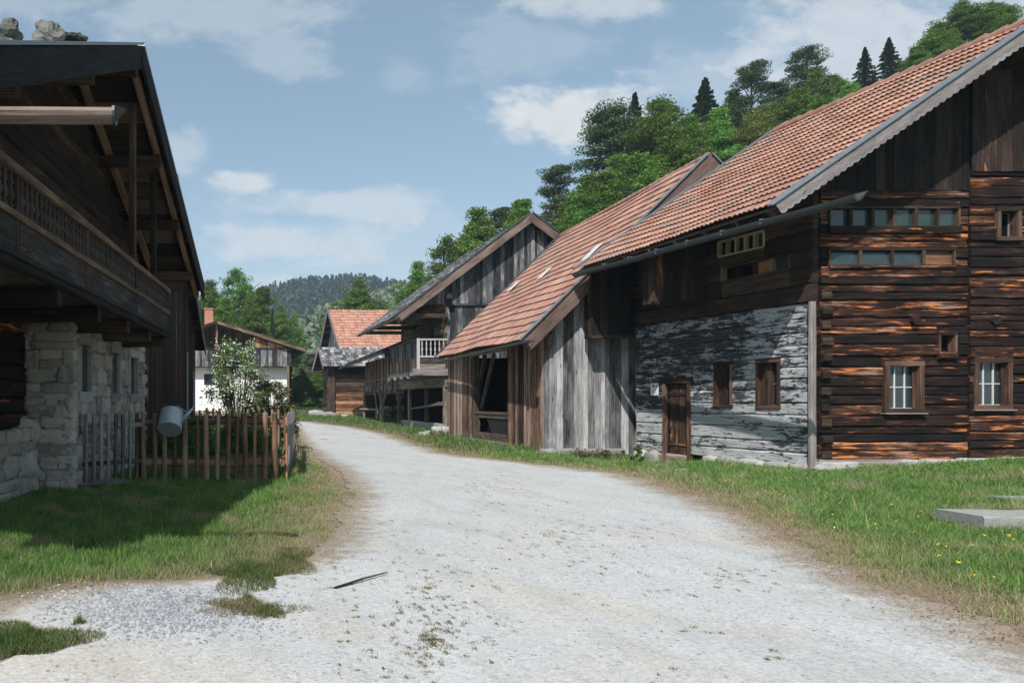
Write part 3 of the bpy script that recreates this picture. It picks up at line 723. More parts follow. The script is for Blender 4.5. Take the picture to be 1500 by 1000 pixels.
for (a, c, z0, z1), n, gm_, wn in ((O_r1, 6, 'glass_green', 'ribbon_window'), (O_r2, 4, 'glass_green', 'hopper_window')):
    fm = MB(); fm.fb(FR1, a, c, z0-.03, z0+.03, -.1, .04); fm.fb(FR1, a, c, z1-.03, z1+.03, -.1, .04)
    for j in range(n+1): uu = a+(c-a)*j/n; fm.fb(FR1, max(a, uu-.035), min(c, uu+.035), z0+.03, z1-.03, -.1, .035, 'z')
    wo = fm.build(wn, M['log_shade'], house)
    for j in range(n):
        p = MB(); p0 = a+(c-a)*j/n+.035; p1 = a+(c-a)*(j+1)/n-.035; wq = -.05
        if n == 4 and j == 3:
            p.fb(FR1, p0, p1, z0+.03, z1-.03, -.08, -.03); p.build('infill_board', M['log_orange'], wo); continue
        tl = .05 if (n == 4) else 0.0
        p.quad([FR1.p(p0, z0+.03, wq+tl*1.2), FR1.p(p1, z0+.03, wq+tl*1.2), FR1.p(p1, z1-.03, wq), FR1.p(p0, z1-.03, wq)]); p.build('pane', M[gm_ if j != 2 or n == 6 else 'glass'], wo)
# roof
mb, nn_ = tile_roof(EN, EF, RN_, RF_, .36, .24, .03, .055, 12, .06, 3, nw=2); mb.build('roof_tiles', M['tile'], house)
FRn, FRf = RN_+Vector((5.88, 0, -4.09)), RF_+Vector((5.88, 0, -4.09))
mb, _n = tile_roof(FRn, FRf, RN_, RF_, .37, .21, .03, .045, 6, .03, 4); mb.build('rear_roof_tiles', M['tile'], house)
mb = slab(EN-Vector((0, 0, .02)), EF-Vector((0, 0, .02)), RN_-Vector((0, 0, .02)), RF_-Vector((0, 0, .02)), .05); mb.build('roof_deck', M['soffit'], house)
mb = slab(FRn-Vector((0, 0, .02)), FRf-Vector((0, 0, .02)), RN_-Vector((0, 0, .02)), RF_-Vector((0, 0, .02)), .05); mb.build('rear_roof_deck', M['soffit'], house)
mb = MB()
N = 17
for i in range(N):
    a = RN_.lerp(RF_, i/N)+Vector((0, 0, .05)); c = RN_.lerp(RF_, (i+1.12)/N)+Vector((0, 0, .02)); rr = R.uniform(.1, .6)
    mb.cyl(a+Vector((0, 0, R.uniform(-.01, .02))), c, .13, .105, n=12, r=rr)
mb.build('ridge_tiles', M['tile_b'], house)
dV = V1.normalized(); upn = Vector((0, 1, 0)).cross(dV).normalized(); upn = upn if upn.z > 0 else -upn
for nm, E0, sgn in (('verge_flashing', EN, -1), ('far_verge_flashing', EF, 1)):
    mb = MB(); o = Vector((0, sgn*.03, 0)); mb.beam(E0+o+upn*.085-dV*.1, E0+o+V1+upn*.085, .13, .035, up=tuple(upn)); mb.beam(E0+o+Vector((0, -sgn*.06, 0))+upn*.12-dV*.1, E0+o+Vector((0, -sgn*.06, 0))+V1+upn*.12, .03, .04, up=tuple(upn)); mb.build(nm, M['zinc_lt'], house)
mb = MB(); L = V1.length; n = 300; yf = EN.y-.055       # scalloped bargeboard
for i in range(n):
    s0, s1 = L*i/n, L*(i+1)/n
    def low(s): return -.18-.036*abs(math.sin(math.pi*s/.17))-.0*math.sin(s)
    p = [EN+dV*s0+upn*.06, EN+dV*s1+upn*.06, EN+dV*s1+upn*low(s1), EN+dV*s0+upn*low(s0)]
    fA = [Vector((q.x, yf, q.z)) for q in p]; fB = [Vector((q.x, yf+.035, q.z)) for q in p]; o = (s0, 3)
    mb.quad([fA[3], fA[2], fA[1], fA[0]], r=.5, off=o); mb.quad(fB, r=.5, off=o); mb.quad([fA[3], fB[3], fB[2], fA[2]], r=.5, off=o)
mb.build('bargeboard', M['grey_trim'], house)
mb = MB()
for i in range(8):
    y = 15.35+i*.84; t = (y-15.2)/6.1; e = EN.lerp(EF, t)-Vector((0, 0, .15)); mb.beam(e+dV*.05, e+dV*3.4, .11, .14, up=tuple(upn), jit=.005, seg=3)
mb.each('rafter', M['log_shade'], house)
mb = MB()
mb.beam(Vector((11.65+.5, 15.25, 5.73+.1)), EF+Vector((.5, 0, .1)), .16, .18); mb.beam(RN_-Vector((0, -.1, .4)), RF_-Vector((0, 0, .4)), .18, .2)
mb.beam(Vector((13.54, 15.3, 6.75)), SD1.p(U1, 6.75), .18, .2); mb.each('purlin', M['log_shade'], house)
g0 = at(843, 401, 21.55); g1 = at(1258, 285, 13.0)
gt = gutter(g0, g1, .12).build('gutter', M['zinc'], house)
for i in range(7):
    c = g0.lerp(g1, .05+i*.12); b_ = MB(); b_.beam(c+Vector((.1, 0, .03)), c+Vector((-.105, 0, .03)), .035, .012)
    b_.beam(c+Vector((-.105, 0, .035)), c+Vector((-.1, 0, -.07)), .035, .012); b_.build('bracket', M['zinc_lt'], gt)
mb = MB(); e = g1; mb.quad([e+Vector((-.1, 0, 0)), e+Vector((.1, 0, 0)), e+Vector((.04, -.15, .03))]); mb.quad([e+Vector((-.1, 0, 0)), e+Vector((0, 0, -.1)), e+Vector((.04, -.15, .03))]); mb.quad([e+Vector((0, 0, -.1)), e+Vector((.1, 0, 0)), e+Vector((.04, -.15, .03))])
mb.build('spout', M['zinc_lt'], gt)
# hanging plank boxes under the eave
def hbox(xl, xr, ybot, z, dep, top):
    a = at(xl, ybot, z); c = at(xr, ybot, z); f = Frame(a.x, z, 1, 0, 0, -1); wd = c.x-a.x; mb = MB()
    vboards(mb, f, 0, wd, a.z, lambda u: roofz1(a.x+u, z)-.12, (.17, .28), .03, rag=.0)
    f2 = Frame(a.x, z, 0, 1, -1, 0); vboards(mb, f2, .0, dep, a.z, roofz1(a.x, z)-.15, (.17, .28), .03, rag=.0)
    mb.fb(f, -.02, wd, a.z-.04, a.z+.06, -.05, .03); mb.fb(f, -.02, .04, a.z+.06, roofz1(a.x, z)-.15, -.01, .03, 'z')
    mb.quad([f.p(0, a.z, 0), f.p(wd, a.z, 0), f.p(wd, a.z, -dep), f.p(0, a.z, -dep)]); f3 = Frame(a.x+wd, z, 0, 1, 1, 0); vboards(mb, f3, 0, dep, a.z, roofz1(a.x+wd, z)-.15, (.17, .28), .03, rag=0)
    return mb
hbox(867, 928, 494, 21.65, .45, 6.0).build('hanging_box', M['board_dark'], house)
hbox(957, 1034, 444, 19.3, .5, 6.2).build('hanging_box', M['board_dark'], house)

# ================================================================== R2 tiled barn
barn = empty('tiled_barn', (9.95, 22.4, 0), 'weathered plank barn with long steep red tile roof and open hatch', 'barn')
FR2 = Frame(9.95, 22.4, 1, 0, 0, -1); SD2 = Frame(9.95, 22.4, -.02, 1, -1, -.02)
B_EN = at(767, 497, 21.85); B_RN = at(1038, 229, 21.85); B_EF = at(640, 524, 31.9); B_RF = at(822, 346, 31.9)
VB = B_RN-B_EN
def rz2(u): return B_EN.z+(9.95+u-B_EN.x)*VB.z/VB.x
mb = MB(); vboards(mb, FR2, .0, 4.9, lambda u: -.05-.25*float(ss(u, 1, 2)), lambda u: rz2(u)-.1, (.11, .24), .03, rag=.04, wj=.03); mb.build('gable_boards', M['board_grey'], barn)
mb = core(FR2, .05, 9, -.2, 3.6, -.4, -.06); mb.build('gable_core', M['dark'], barn)
mb = MB(); mb.stone(FR2.p(1.2, .03, .1), (1, 0, 0), (0, 1, 0), (0, 0, 1), 1.2, .18, .12); mb.stone(FR2.p(.15, .0, .12), (1, 0, 0), (0, 1, 0), (0, 0, 1), .3, .2, .14); mb.build('stone_footing', M['granite'], barn, smooth=True)
oa = sorted((SD2.hit(690, 600)[0], SD2.hit(744, 600)[0])); UE = SD2.hit(656, 600)[0]
wt2 = SD2.hit(716, 517)[1]
mb = MB(); vboards(mb, SD2, .0, oa[0], -.05, 3.75, (.13, .24), .035, batten=True, rag=.06); mb.build('side_boards', M['board_brown'], barn)
mb = MB(); vboards(mb, SD2, oa[1], UE, -.02, 3.75, (.13, .24), .035, rag=.06); mb.build('side_boards', M['board_brown'], barn)
mb = MB(); mb.fb(SD2, oa[0]-.1, oa[1]+.1, wt2-.02, wt2+.24, -.1, .02, jit=.01, seg=4); mb.build('lintel', M['beam_pale'], barn)
mb = MB(); mb.fb(SD2, oa[1]-.24, oa[1]-.02, .1, wt2, -.25, -.03, 'z', jit=.01, seg=5)
mb.beam(SD2.p(oa[1]-.15, 1.75, -.2), SD2.p(oa[1]-.95, wt2, -.2), .12, .14); mb.beam(SD2.p(oa[1]-.15, 1.3, -.34), SD2.p(oa[1]-1.5, wt2, -.34), .1, .12)
mb.fb(SD2, oa[0], oa[1]-.24, 1.13, 1.22, -.3, -.02); mb.fb(SD2, oa[0], oa[0]+.1, .12, 1.13, -.14, -.04, 'z'); mb.fb(SD2, oa[0]+.1, oa[1]-.24, .12, .42, -.14, -.04); mb.fb(SD2, oa[0]+.1, oa[1]-.24, .98, 1.13, -.14, -.05); mb.fb(SD2, oa[1]-.62, oa[1]-.24, .42, .98, -.13, -.05, 'z')
mb.build('hatch_frame', M['beam_old'], barn)
mb = MB(); a0, a1 = oa[0]+.1, oa[1]-.62
for k in range(-8, 16):
    p = a0+k*.1
    for s in (1, -1):
        u0_, z0_, u1_, z1_ = (p, .42, p+.56, .98) if s > 0 else (p+.56, .42, p, .98)
        lo, hi = min(u0_, u1_), max(u0_, u1_)
        if hi < a0 or lo > a1: continue
        def cl(u): return max(a0, min(a1, u))
        def zz_(u): return z0_+(z1_-z0_)*(u-u0_)/(u1_-u0_)
        ua, uc = cl(u0_), cl(u1_)
        if abs(ua-uc) > .03: mb.cyl(SD2.p(ua, zz_(ua), -.09), SD2.p(uc, zz_(uc), -.09), .006, n=4)
mb.build('wire_mesh', M['zinc'], barn)
mb = core(SD2, .05, UE-.05, -.2, 3.2, -3.0, -2.6); mb.build('inner_wall', M['soffit'], barn)
mb = core(SD2, oa[0]-.4, oa[1]+.4, -.02, .14, -2.5, .08); mb.build('threshold_stone', M['granite'], barn)
mb = MB(); mb.box((14.9, 31.4, 1.7), 10.2, .2, 3.6); mb.build('rear_wall', M['dark'], barn)
mb = MB()
for a, c in ((0, oa[0]-.05), (oa[1]+.05, UE)): mb.fb(SD2, a+.05, c, 0, 3.2, -.5, -.06)
mb.each('side_core', M['dark'], barn)
mb, n2_ = tile_roof(B_EN, B_EF, B_RN, B_RF, .40, .24, .022, .05, 12, .045, 9, nw=2); mb.build('roof_tiles', M['tile_b'], barn)
B2n, B2f = B_RN+Vector((5.6, 0, -5.6)), B_RF+Vector((5.6, 0, -5.6))
mb, _n = tile_roof(B2n, B2f, B_RN, B_RF, .44, .22, .012, .045, 4, .04, 10); mb.build('rear_roof_tiles', M['tile_b'], barn)
dz = Vector((0, 0, .03)); slab(B_EN-dz, B_EF-dz, B_RN-dz, B_RF-dz, .06).build('roof_deck', M['soffit'], barn); slab(B2n-dz, B2f-dz, B_RN-dz, B_RF-dz, .06).build('rear_roof_deck', M['soffit'], barn)
mb = MB(); N = 30
for i in range(N): mb.cyl(B_RN.lerp(B_RF, i/N)+Vector((0, 0, .03)), B_RN.lerp(B_RF, (i+1.1)/N)+Vector((0, 0, .01)), .1, .085, n=10, r=R.uniform(.4, 1))
mb.build('ridge_tiles', M['tile_b'], barn)
dB = VB.normalized(); uB = Vector((0, 1, 0)).cross(dB).normalized(); uB = uB if uB.z > 0 else -uB
dB2 = Vector((1, 0, -1)).normalized(); uB2 = Vector((1, 0, 1)).normalized()
for nm, E0, RR, sg in (('verge_flashing', B_EN, B_RN, -1), ('far_verge_flashing', B_EF, B_RF, 1)):
    mb = MB(); o = Vector((0, sg*.03, 0)); mb.beam(E0+o+uB*.09-dB*.12, RR+o+uB*.09, .14, .04, up=tuple(uB)); mb.beam(RR+o+uB2*.09, RR+o+uB2*.09+dB2*7.5, .14, .04, up=tuple(uB2)); mb.build(nm, M['zinc_lt' if sg < 0 else 'zinc'], barn)
mb = MB(); o = Vector((0, -.02, 0)); mb.beam(B_EN+o-uB*.17-dB*.1, B_RN+o-uB*.17+dB*.1, .04, .42, up=tuple(uB)); mb.beam(B_RN+o+Vector((0, .003, 0))-uB2*.17, B_RN+o-uB2*.17+dB2*7.5, .04, .42, up=tuple(uB2)); mb.build('bargeboard', M['eave_brown'], barn)
mb = MB(); mb.beam(Vector((9.9, 21.95, 3.75)), Vector((9.9, 31.6, 3.75)), .2, .22, jit=.01, seg=8); mb.beam(Vector((12.2, 21.95, 5.95)), Vector((12.2, 31.6, 5.95)), .2, .22); mb.beam(FR2.p(.1, 3.2, .1), FR2.p(.1, 4.0, .35), .16, .2); mb.each('purlin', M['beam_old'], barn)
a, c = at(634, 531, 32.2)-Vector((.02, 0, 0)), at(778, 497, 21.3); gutter(a, c, .085).build('gutter', M['zinc'], barn)
def onplane(x, y, P0, n):
    d = Vector(((x-PX)/F, 1, (PY-y)/F)); o = Vector((0, 0, CH)); t = (P0-o).dot(n)/d.dot(n); return o+d*t
nB = (B_EF-B_EN).cross(B_RN-B_EN).normalized(); nB = nB if nB.z > 0 else -nB
for (x, y, ln) in ((754, 421, .95), (799, 403, .95), (868, 373, 1.3)):
    c = onplane(x, y, B_EN, nB)+nB*.085; e = MB(); e.beam(c-dB*ln*.3, c+dB*ln*.3, .42, .02, up=tuple(nB)); e.build('skylight', M['white_paint'], barn)

# ================================================================== R3 balconied granary
gran = empty('balconied_granary', (11.33, 36.6, 0), 'grey plank granary with shingle roof and small side balcony', 'granary')
FR3 = Frame(11.33, 36.6, 1, 0, 0, -1); SD3 = Frame(11.33, 36.6, 0, 1, -1, 0)
G_EN = at(580, 464, 36.0); G_RN = at(778, 314, 36.0); G_EF = Vector((G_EN.x, 46.2, G_EN.z)); G_RF = Vector((G_RN.x, 46.2, G_RN.z)); VG = G_RN-G_EN
def rz3(u): return G_EN.z+(11.33+u-G_EN.x)*VG.z/VG.x if 11.33+u < G_RN.x else G_RN.z-(11.33+u-G_RN.x)*VG.z/VG.x
mb = MB(); zc = at(655, 446, 36.6).z
vboards(mb, FR3, -1.75, 8.2, zc, lambda u: rz3(u)-.1, (.11, .22), .03, rag=.03, w=.05, wj=.03); vboards(mb, FR3, .0, 8.2, 0, zc-.02, (.11, .22), .03, rag=.03, ops=[(-9, 0, -5, 9)])
mb.fb(FR3, .0, 8.2, zc-.06, zc+.04, .0, .1); mb.build('gable_boards', M['board_blue'], gran)
mb = core(FR3, .05, 8.1, 0, 6.4, -9, -.06); mb.build('core', M['dark'], gran)
mb = MB(); courses(mb, SD3, .0, 9.2, 3.15, 6.9, (.25, .35), .14, [(5.2, 6.0, 3.2, 5.3), (2.0, 2.6, 4.2, 5.4)], w=.1); mb.build('upper_log_wall', M['beam_old'], gran)
mb = MB(); mb.fb(SD3, 0, 9.2, 2.35, 3.1, -.1, .12, jit=.03, seg=8, ch=.05); mb.build('sill_beam', M['beam_pale'], gran)
mb = MB()
for x in (601, 626, 653): u = SD3.hit(x, 600)[0]; mb.fb(SD3, u-.12, u+.12, 0, 2.4, -.1, .12, 'z', jit=.02, seg=4, ch=.02)
mb.each('post', M['beam_old'], gran)
mb = MB(); mb.fb(SD3, .1, 9, .0, .45, -.2, .15, jit=.03, seg=8, ch=.04); mb.build('stone_footing', M['granite'], gran)
mb = MB(); mb.beam(SD3.p(.2, 1.45, .2), SD3.p(5.5, 1.2, .2), .5, .06, jit=.02, seg=3); mb.beam(SD3.p(.2, 1.55, .25), SD3.p(3, 1.3, .25), .3, .05); mb.build('shelf', M['grey_trim'], gran)
mb, _n = shingle_roof(G_EN, G_EF, G_RN, G_RF, .5, (.12, .3), .03); mb.build('roof_shingles', M['shingle'], gran)
Gr = Vector((2*G_RN.x-G_EN.x, 36, G_EN.z)); Grf = Vector((Gr.x, 46.2, Gr.z)); mb, _n = shingle_roof(Gr, Grf, G_RN, G_RF, .6, (.2, .4), .03); mb.build('rear_roof_shingles', M['shingle'], gran)
slab(G_EN, G_EF, G_RN, G_RF, .08).build('roof_deck', M['soffit'], gran); slab(Gr, Grf, G_RN, G_RF, .08).build('rear_roof_deck', M['soffit'], gran)
dG = VG.normalized(); uG = Vector((0, 1, 0)).cross(dG).normalized(); uG = uG if uG.z > 0 else -uG; dG2 = Vector((dG.x, 0, -dG.z)); uG2 = Vector((-uG.x, 0, uG.z))
mb = MB(); o = Vector((0, -.03, 0)); mb.beam(G_EN+o-uG*.14-dG*.1, G_RN+o-uG*.14+dG*.1, .05, .38, up=tuple(uG)); mb.beam(G_RN+Vector((0, -.034, 0))-uG2*.14, G_RN+o-uG2*.14+dG2*8, .05, .38, up=tuple(uG2)); mb.build('bargeboard', M['eave_brown'], gran)
mb = MB(); mb.beam(G_EN+o+uG*.1-dG*.1, G_RN+o+uG*.1, .14, .06, up=tuple(uG)); mb.beam(G_RN+o+uG2*.1, G_RN+o+uG2*.1+dG2*8, .14, .06, up=tuple(uG2)); mb.build('verge_flashing', M['zinc'], gran)
mb = MB()
for X_, Z_ in ((9.6, 6.5), (11.3, 6.9)): mb.beam(Vector((X_, 36.1, Z_)), Vector((X_, 46, Z_)), .22, .24)
for k in range(4): mb.beam(Vector((8.75, 36.4+k*3, 5.95)), Vector((11.3, 36.4+k*3, 5.95)), .2, .22)
mb.each('purlin', M['beam_old'], gran)
gutter(at(525, 491, 46.4), at(583, 464, 35.8), .11).build('gutter', M['zinc'], gran)
# granary balcony
bz0, bz1 = 3.05, at(613, 497, 36.6).z; bx = 9.86
mb = MB(); mb.beam(Vector((bx+.0, 36.7, bz0)), Vector((bx, 43, bz0)), .14, .2); mb.box((10.6, 39.8, bz0+.13), 1.5, 6.4, .06)
for k in range(5): mb.beam(Vector((bx-.15, 36.8+k*1.5, bz0-.12)), Vector((11.4, 36.8+k*1.5, bz0-.12)), .16, .2)
mb.beam(Vector((bx-.3, 36.55, bz0+.05)), Vector((11.5, 36.55, bz0+.05)), .2, .34, jit=.02, seg=3); mb.build('balcony_floor', M['grey_trim'], gran)
mb = MB(); mb.beam(Vector((bx, 36.62, bz1)), Vector((11.33, 36.62, bz1)), .1, .08); mb.beam(Vector((bx, 36.62, bz0+.85)), Vector((11.33, 36.62, bz0+.85)), .08, .08); mb.beam(Vector((bx, 36.62, bz0+.2)), Vector((bx, 36.62, bz1+.06)), .13, .13)
mb.build('balcony_rail', M['baluster_pale'], gran)
mb = MB(); mb.beam(Vector((bx, 36.7, bz1+.003)), Vector((bx, 43, bz1+.003)), .1, .1)
for y in (39.8, 43): mb.beam(Vector((bx, y, bz0+.2)), Vector((bx, y, bz1+.0)), .13, .13)
mb.build('side_rail', M['beam_old'], gran)
mb = MB(); fB_ = Frame(bx, 36.7, 0, 1, -1, 0); vboards(mb, fB_, 0, 6.2, bz0+.1, bz0+.8, (.2, .3), .03, rag=0); f4 = Frame(bx, 36.6, 1, 0, 0, -1); courses(mb, f4, 0, 1.45, bz0+.2, bz0+.8, (.2, .3), .04, w=-.02); mb.build('balcony_panel', M['beam_old'], gran)
bp = [(0, .03), (.06, .03), (.1, .045), (.16, .025), (.3, .05), (.42, .03), (.5, .025), (.56, .045), (.62, .03), (.8, .03)]
def baluster(mb, base, h, r=1.0, n=8): k = h/.8; mb.lathe(base, [(z*k, q*r) for z, q in bp], n)
mb = MB(); baluster(mb, (0, 0, 0), bz1-bz0-.9); b0 = None
for k in range(6):
    if b0 is None: b0 = mb.build('baluster', M['baluster_pale'], gran, origin=(0, 0, 0)); bb = b0
    else: bb = dup(b0, gran)
    bb.location = wmat(gran).inverted() @ Vector((bx+.2+k*.22, 36.62, bz0+.88))
mb = MB(); vboards(mb, fB_, .2, 6.2, bz0+.82, bz1-.06, (.16, .2), .03, rag=0); mb.build('balcony_side_board', M['board_blue'], gran)

# ================================================================== R4 open wagon shed
shed = empty('wagon_shed', (12.4, 48, 0), 'low open fronted wagon shed with mossy shingle roof and timber posts', 'shed')
SD4 = Frame(12.45, 48.2, -.012, 1, -1, -.012)
S_EN = Vector((10.2, 45.6, 4.92)); S_EF = at(499, 537, 64.0); S_RN = S_EN+Vector((6, 0, 2.45)); S_RF = S_EF+Vector((6, 0, 2.45))
mb, _n = shingle_roof(S_EN, S_EF, S_RN, S_RF, .5, (.15, .4), .04, .1); mb.build('roof_shingles', M['shingle'], shed)
slab(S_EN, S_EF, S_RN, S_RF, .14).build('roof_deck', M['soffit'], shed)
gutter(S_EF+Vector((-.08, .1, -.12)), S_EN+Vector((-.08, .2, -.12)), .12).build('gutter', M['zinc'], shed)
mb = MB(); vboards(mb, SD4, .0, 14.6, 2.45, 5.0, (.2, .35), .04, rag=.05); mb.build('upper_boards', M['board_brown'], shed)
mb = MB()
mb.fb(SD4, 0, 14.6, 2.15, 2.42, -.1, .15, jit=.03, seg=10, ch=.03)
for x in (535, 560, 586, 600): u = SD4.hit(x, 600)[0]; mb.fb(SD4, u-.16, u+.16, -.05, 2.2, -.15, .17, 'z', jit=.03, seg=4, ch=.03)
for x in (560, 586):
    u = SD4.hit(x, 600)[0]; mb.beam(SD4.p(u, 1.3, 0), SD4.p(u+1.4, 2.3, 0), .12, .14); mb.beam(SD4.p(u, 1.3, 0), SD4.p(u-1.4, 2.3, 0), .12, .14)
mb.build('post_frame', M['beam_old'], shed)
mb = MB(); mb.fb(SD4, 5.5, 13.9, 3.3, 3.38, .06, .14, jit=.01, seg=4); mb.fb(SD4, 0, 4.5, 3.5, 3.58, .06, .14, jit=.01, seg=4); mb.each('wall_batten', M['grey_trim'], shed)
mb = core(SD4, -.5, 14.8, -.1, 5.2, -5, -4.6); mb.build('back_wall', M['soffit'], shed)
mb = core(SD4, 14.5, 14.8, -.1, 4.6, -5, .0); mb.build('end_wall', M['soffit'], shed)
mb = MB()
for x in (539, 545, 551, 562, 573, 580, 588):
    u, z = SD4.hit(x, 570); mb.beam(SD4.p(u, z+.3, .12), SD4.p(u, z+.3, .4), .08, .08); mb.beam(SD4.p(u, z+.3, .4), SD4.p(u, z-.2, .45), .3, .09, jit=.02)
mb.each('tool_hook', M['grey_trim'], shed)
# pole leaning on shed
mb = MB(); mb.cyl(at(540, 527, 60), at(554, 606, 56.5), .045, .06, n=7, seg=6, wob=.05); o = mb.build('leaning_pole', M['grey_trim']); tag(o, 'long thin pole leaning on the wagon shed front', 'pole')
mb = MB(); mb.cyl(at(528, 599, 60)+Vector((0, 0, 0)), at(556, 600, 57), .1, .08, n=8, jit=.02, seg=5); mb.beam(at(533, 599, 59.6), at(533, 613, 59.6), .16, .16); mb.beam(at(552, 599, 57.5), at(552, 613, 57.5), .16, .16)
o = mb.build('hitching_rail', M['grey_trim']); tag(o, 'horizontal timber rail before the wagon shed', 'rail')
# farm cart in shed
def wheel(par, c, r):
    wh = empty('wheel', (0, 0, 0)); wh.parent = par; wh.location = wmat(par).inverted() @ Vector(c); c = Vector(c)
    mb = MB(); n = 24
    for i in range(n):
        a0 = 2*math.pi*i/n; a1 = 2*math.pi*(i+1)/n
        mb.beam(c+Vector((0, math.cos(a0)*r, math.sin(a0)*r)), c+Vector((0, math.cos(a1)*r, math.sin(a1)*r)), .06, .07, up=(1, 0, 0))
    mb.build('rim', M['beam_old'], wh)
    mb = MB()
    for i in range(10): a0 = 2*math.pi*i/10; mb.beam(c, c+Vector((0, math.cos(a0)*r, math.sin(a0)*r)), .04, .045, up=(1, 0, 0))
    mb.build('spokes', M['beam_old'], wh)
    mb = MB(); mb.cyl(c-Vector((.15, 0, 0)), c+Vector((.15, 0, 0)), .09, n=10); mb.build('hub', M['beam_old'], wh)
for (y0, lab) in ((50.2, 'old wooden farm cart in the shed bay nearer the granary'), (56.2, 'old wooden farm cart behind the leaning pole')):
    ct = empty('farm_cart', (13.2, y0+1.2, 0), lab, 'cart', 'wooden farm carts parked in the shed')
    for dy_ in (0, 2.3): wheel(ct, (12.75, y0+dy_, .55), .5); wheel(ct, (14.0, y0+dy_, .55), .5)
    mb = MB(); mb.box((13.4, y0+1.2, .85), .9, 3.4, .08); mb.beam((12.95, y0-.6, 1.05), (12.85, y0+3, 1.15), .05, .3); mb.beam((13.85, y0-.6, 1.05), (13.95, y0+3, 1.15), .05, .3)
    mb.beam((12.7, y0, .55), (14.0, y0, .55), .08, .08); mb.beam((12.7, y0+2.3, .55), (14.0, y0+2.3, .55), .08, .08); mb.build('cart_bed', M['beam_old'], ct)

# ================================================================== R6 small log store with shingles
st = empty('log_store', (9.7, 67, .3), 'small log store with grey shingle roof and orange log lower wall', 'store')
zf = 67.0; FR6 = Frame(at(485, 0, zf).x, zf, 1, 0, 0, -1); W6 = 4.6
mb = MB(); zmid = at(500, 573, zf).z; courses(mb, FR6, .0, W6, .3, zmid, (.3, .4), .2, jit=.02); mb.build('lower_logs', M['log_orange'], st)
mb = MB(); courses(mb, FR6, .0, W6, zmid, 5.0, (.35, .45), .2, jit=.02, w=.05); mb.build('upper_logs', M['log_shade'], st)
mb = MB(); mb.fb(FR6, -.35, .35, .2, 5.0, -.2, .2, 'z', jit=.03, seg=6, ch=.04); SW = Frame(FR6.o[0]-.1, zf, 0, 1, -1, 0); courses(mb, SW, .2, 5, .3, 4.8, (.35, .45), .2); mb.build('corner_post', M['log_shade'], st)
e0 = at(474, 537, zf-.9); e1 = e0+Vector((5.8, 0, 0)); r0 = at(467, 509, zf+2.4); r1 = r0+Vector((6.2, 0, 0)); b0_ = Vector((r0.x-.2, zf+5.6, e0.z)); b1_ = b0_+Vector((6, 0, 0))
mb, _n = shingle_roof(e0, e1, r0, r1, .5, (.15, .4), .04, .1); mb.build('roof_shingles', M['shingle'], st)
mb, _n = shingle_roof(b0_, b1_, r0, r1, .5, (.2, .4), .04, .1); mb.build('rear_roof_shingles', M['shingle'], st)
slab(e0, e1, r0, r1, .1).build('roof_deck', M['soffit'], st); slab(b0_, b1_, r0, r1, .1).build('rear_roof_deck', M['soffit'], st)
mb = MB(); mb.beam(e0+Vector((-.04, 0, -.1)), r0+Vector((-.04, 0, -.1)), .06, .4); mb.beam(b0_+Vector((-.04, 0, -.1)), r0+Vector((-.05, 0, -.1)), .06, .4); mb.build('bargeboard', M['grey_trim'], st)
mb = core(FR6, .1, W6, .2, 4.9, -4.5, -.3); mb.build('core', M['dark'], st)
for i, (x, y, z, s) in enumerate(((463, 607, 65, .65), (480, 606, 64, .5), (491, 608, 63.5, .4), (505, 611, 62, .3))):
    mb = MB(); p = at(x, y, z); p.z = float(gh(p.x, p.y))+s*.3; mb.stone(p, (1, 0, 0), (0, 1, 0), (0, 0, 1), s, s*.7, s*.5); o = mb.build('boulder', M['granite'], smooth=True)
    tag(o, ('pale flat boulder lying leftmost before the log store', 'pale boulder at the corner post of the log store', 'medium pale stone under the orange logs', 'smallest pale stone beside the wagon shed end')[i], 'boulder', 'boulders before the log store')

# ================================================================== R5 tiled house behind
h5 = empty('tiled_farm_building', (12.3, 78, .5), 'distant farm building with large bright red tile roof', 'building')
e0 = at(496, 510, 76); r0 = at(480.5, 454, 81.5); e1 = e0+Vector((16, 0, 0)); r1 = r0+Vector((16.5, 0, 0)); b0_ = Vector((r0.x-.3, 87.0, e0.z)); b1_ = b0_+Vector((16, 0, 0))
mb, _n = tile_roof(e0, e1, r0, r1, .5, .4, .03, .06, 4, .05, 20, .04); mb.build('roof_tiles', M['tile_far'], h5)
mb, _n = tile_roof(b0_, b1_, r0, r1, .5, .4, .03, .06, 3, .05, 21, .04); mb.build('rear_roof_tiles', M['tile_far'], h5)
slab(e0-dz, e1-dz, r0-dz, r1-dz, .1).build('roof_deck', M['soffit'], h5); slab(b0_-dz, b1_-dz, r0-dz, r1-dz, .1).build('rear_roof_deck', M['soffit'], h5)
GW = Frame(12.25, 76.8, 0, 1, -1, 0)
def z5(u): y = 76.8+u; return e0.z+(y-76)/5.5*(r0.z-e0.z)-.3 if y < 81.5 else r0.z-(y-81.5)/5.5*(r0.z-e0.z)-.3
mb = MB(); vboards(mb, GW, 0, 9.6, .3, z5, (.25, .4), .04); FR5 = Frame(12.25, 76.9, 1, 0, 0, -1); vboards(mb, FR5, 0, 14, .3, 7.5, (.25, .4), .04); mb.build('boards', M['board_blue'], h5)
mb = MB(); mb.beam(e0+Vector((-.05, -.1, 0)), r0+Vector((-.05, 0, 0)), .07, .5); mb.beam(b0_+Vector((-.05, 0, 0)), r0+Vector((-.06, 0, 0)), .07, .5); mb.build('bargeboard', M['grey_trim'], h5)

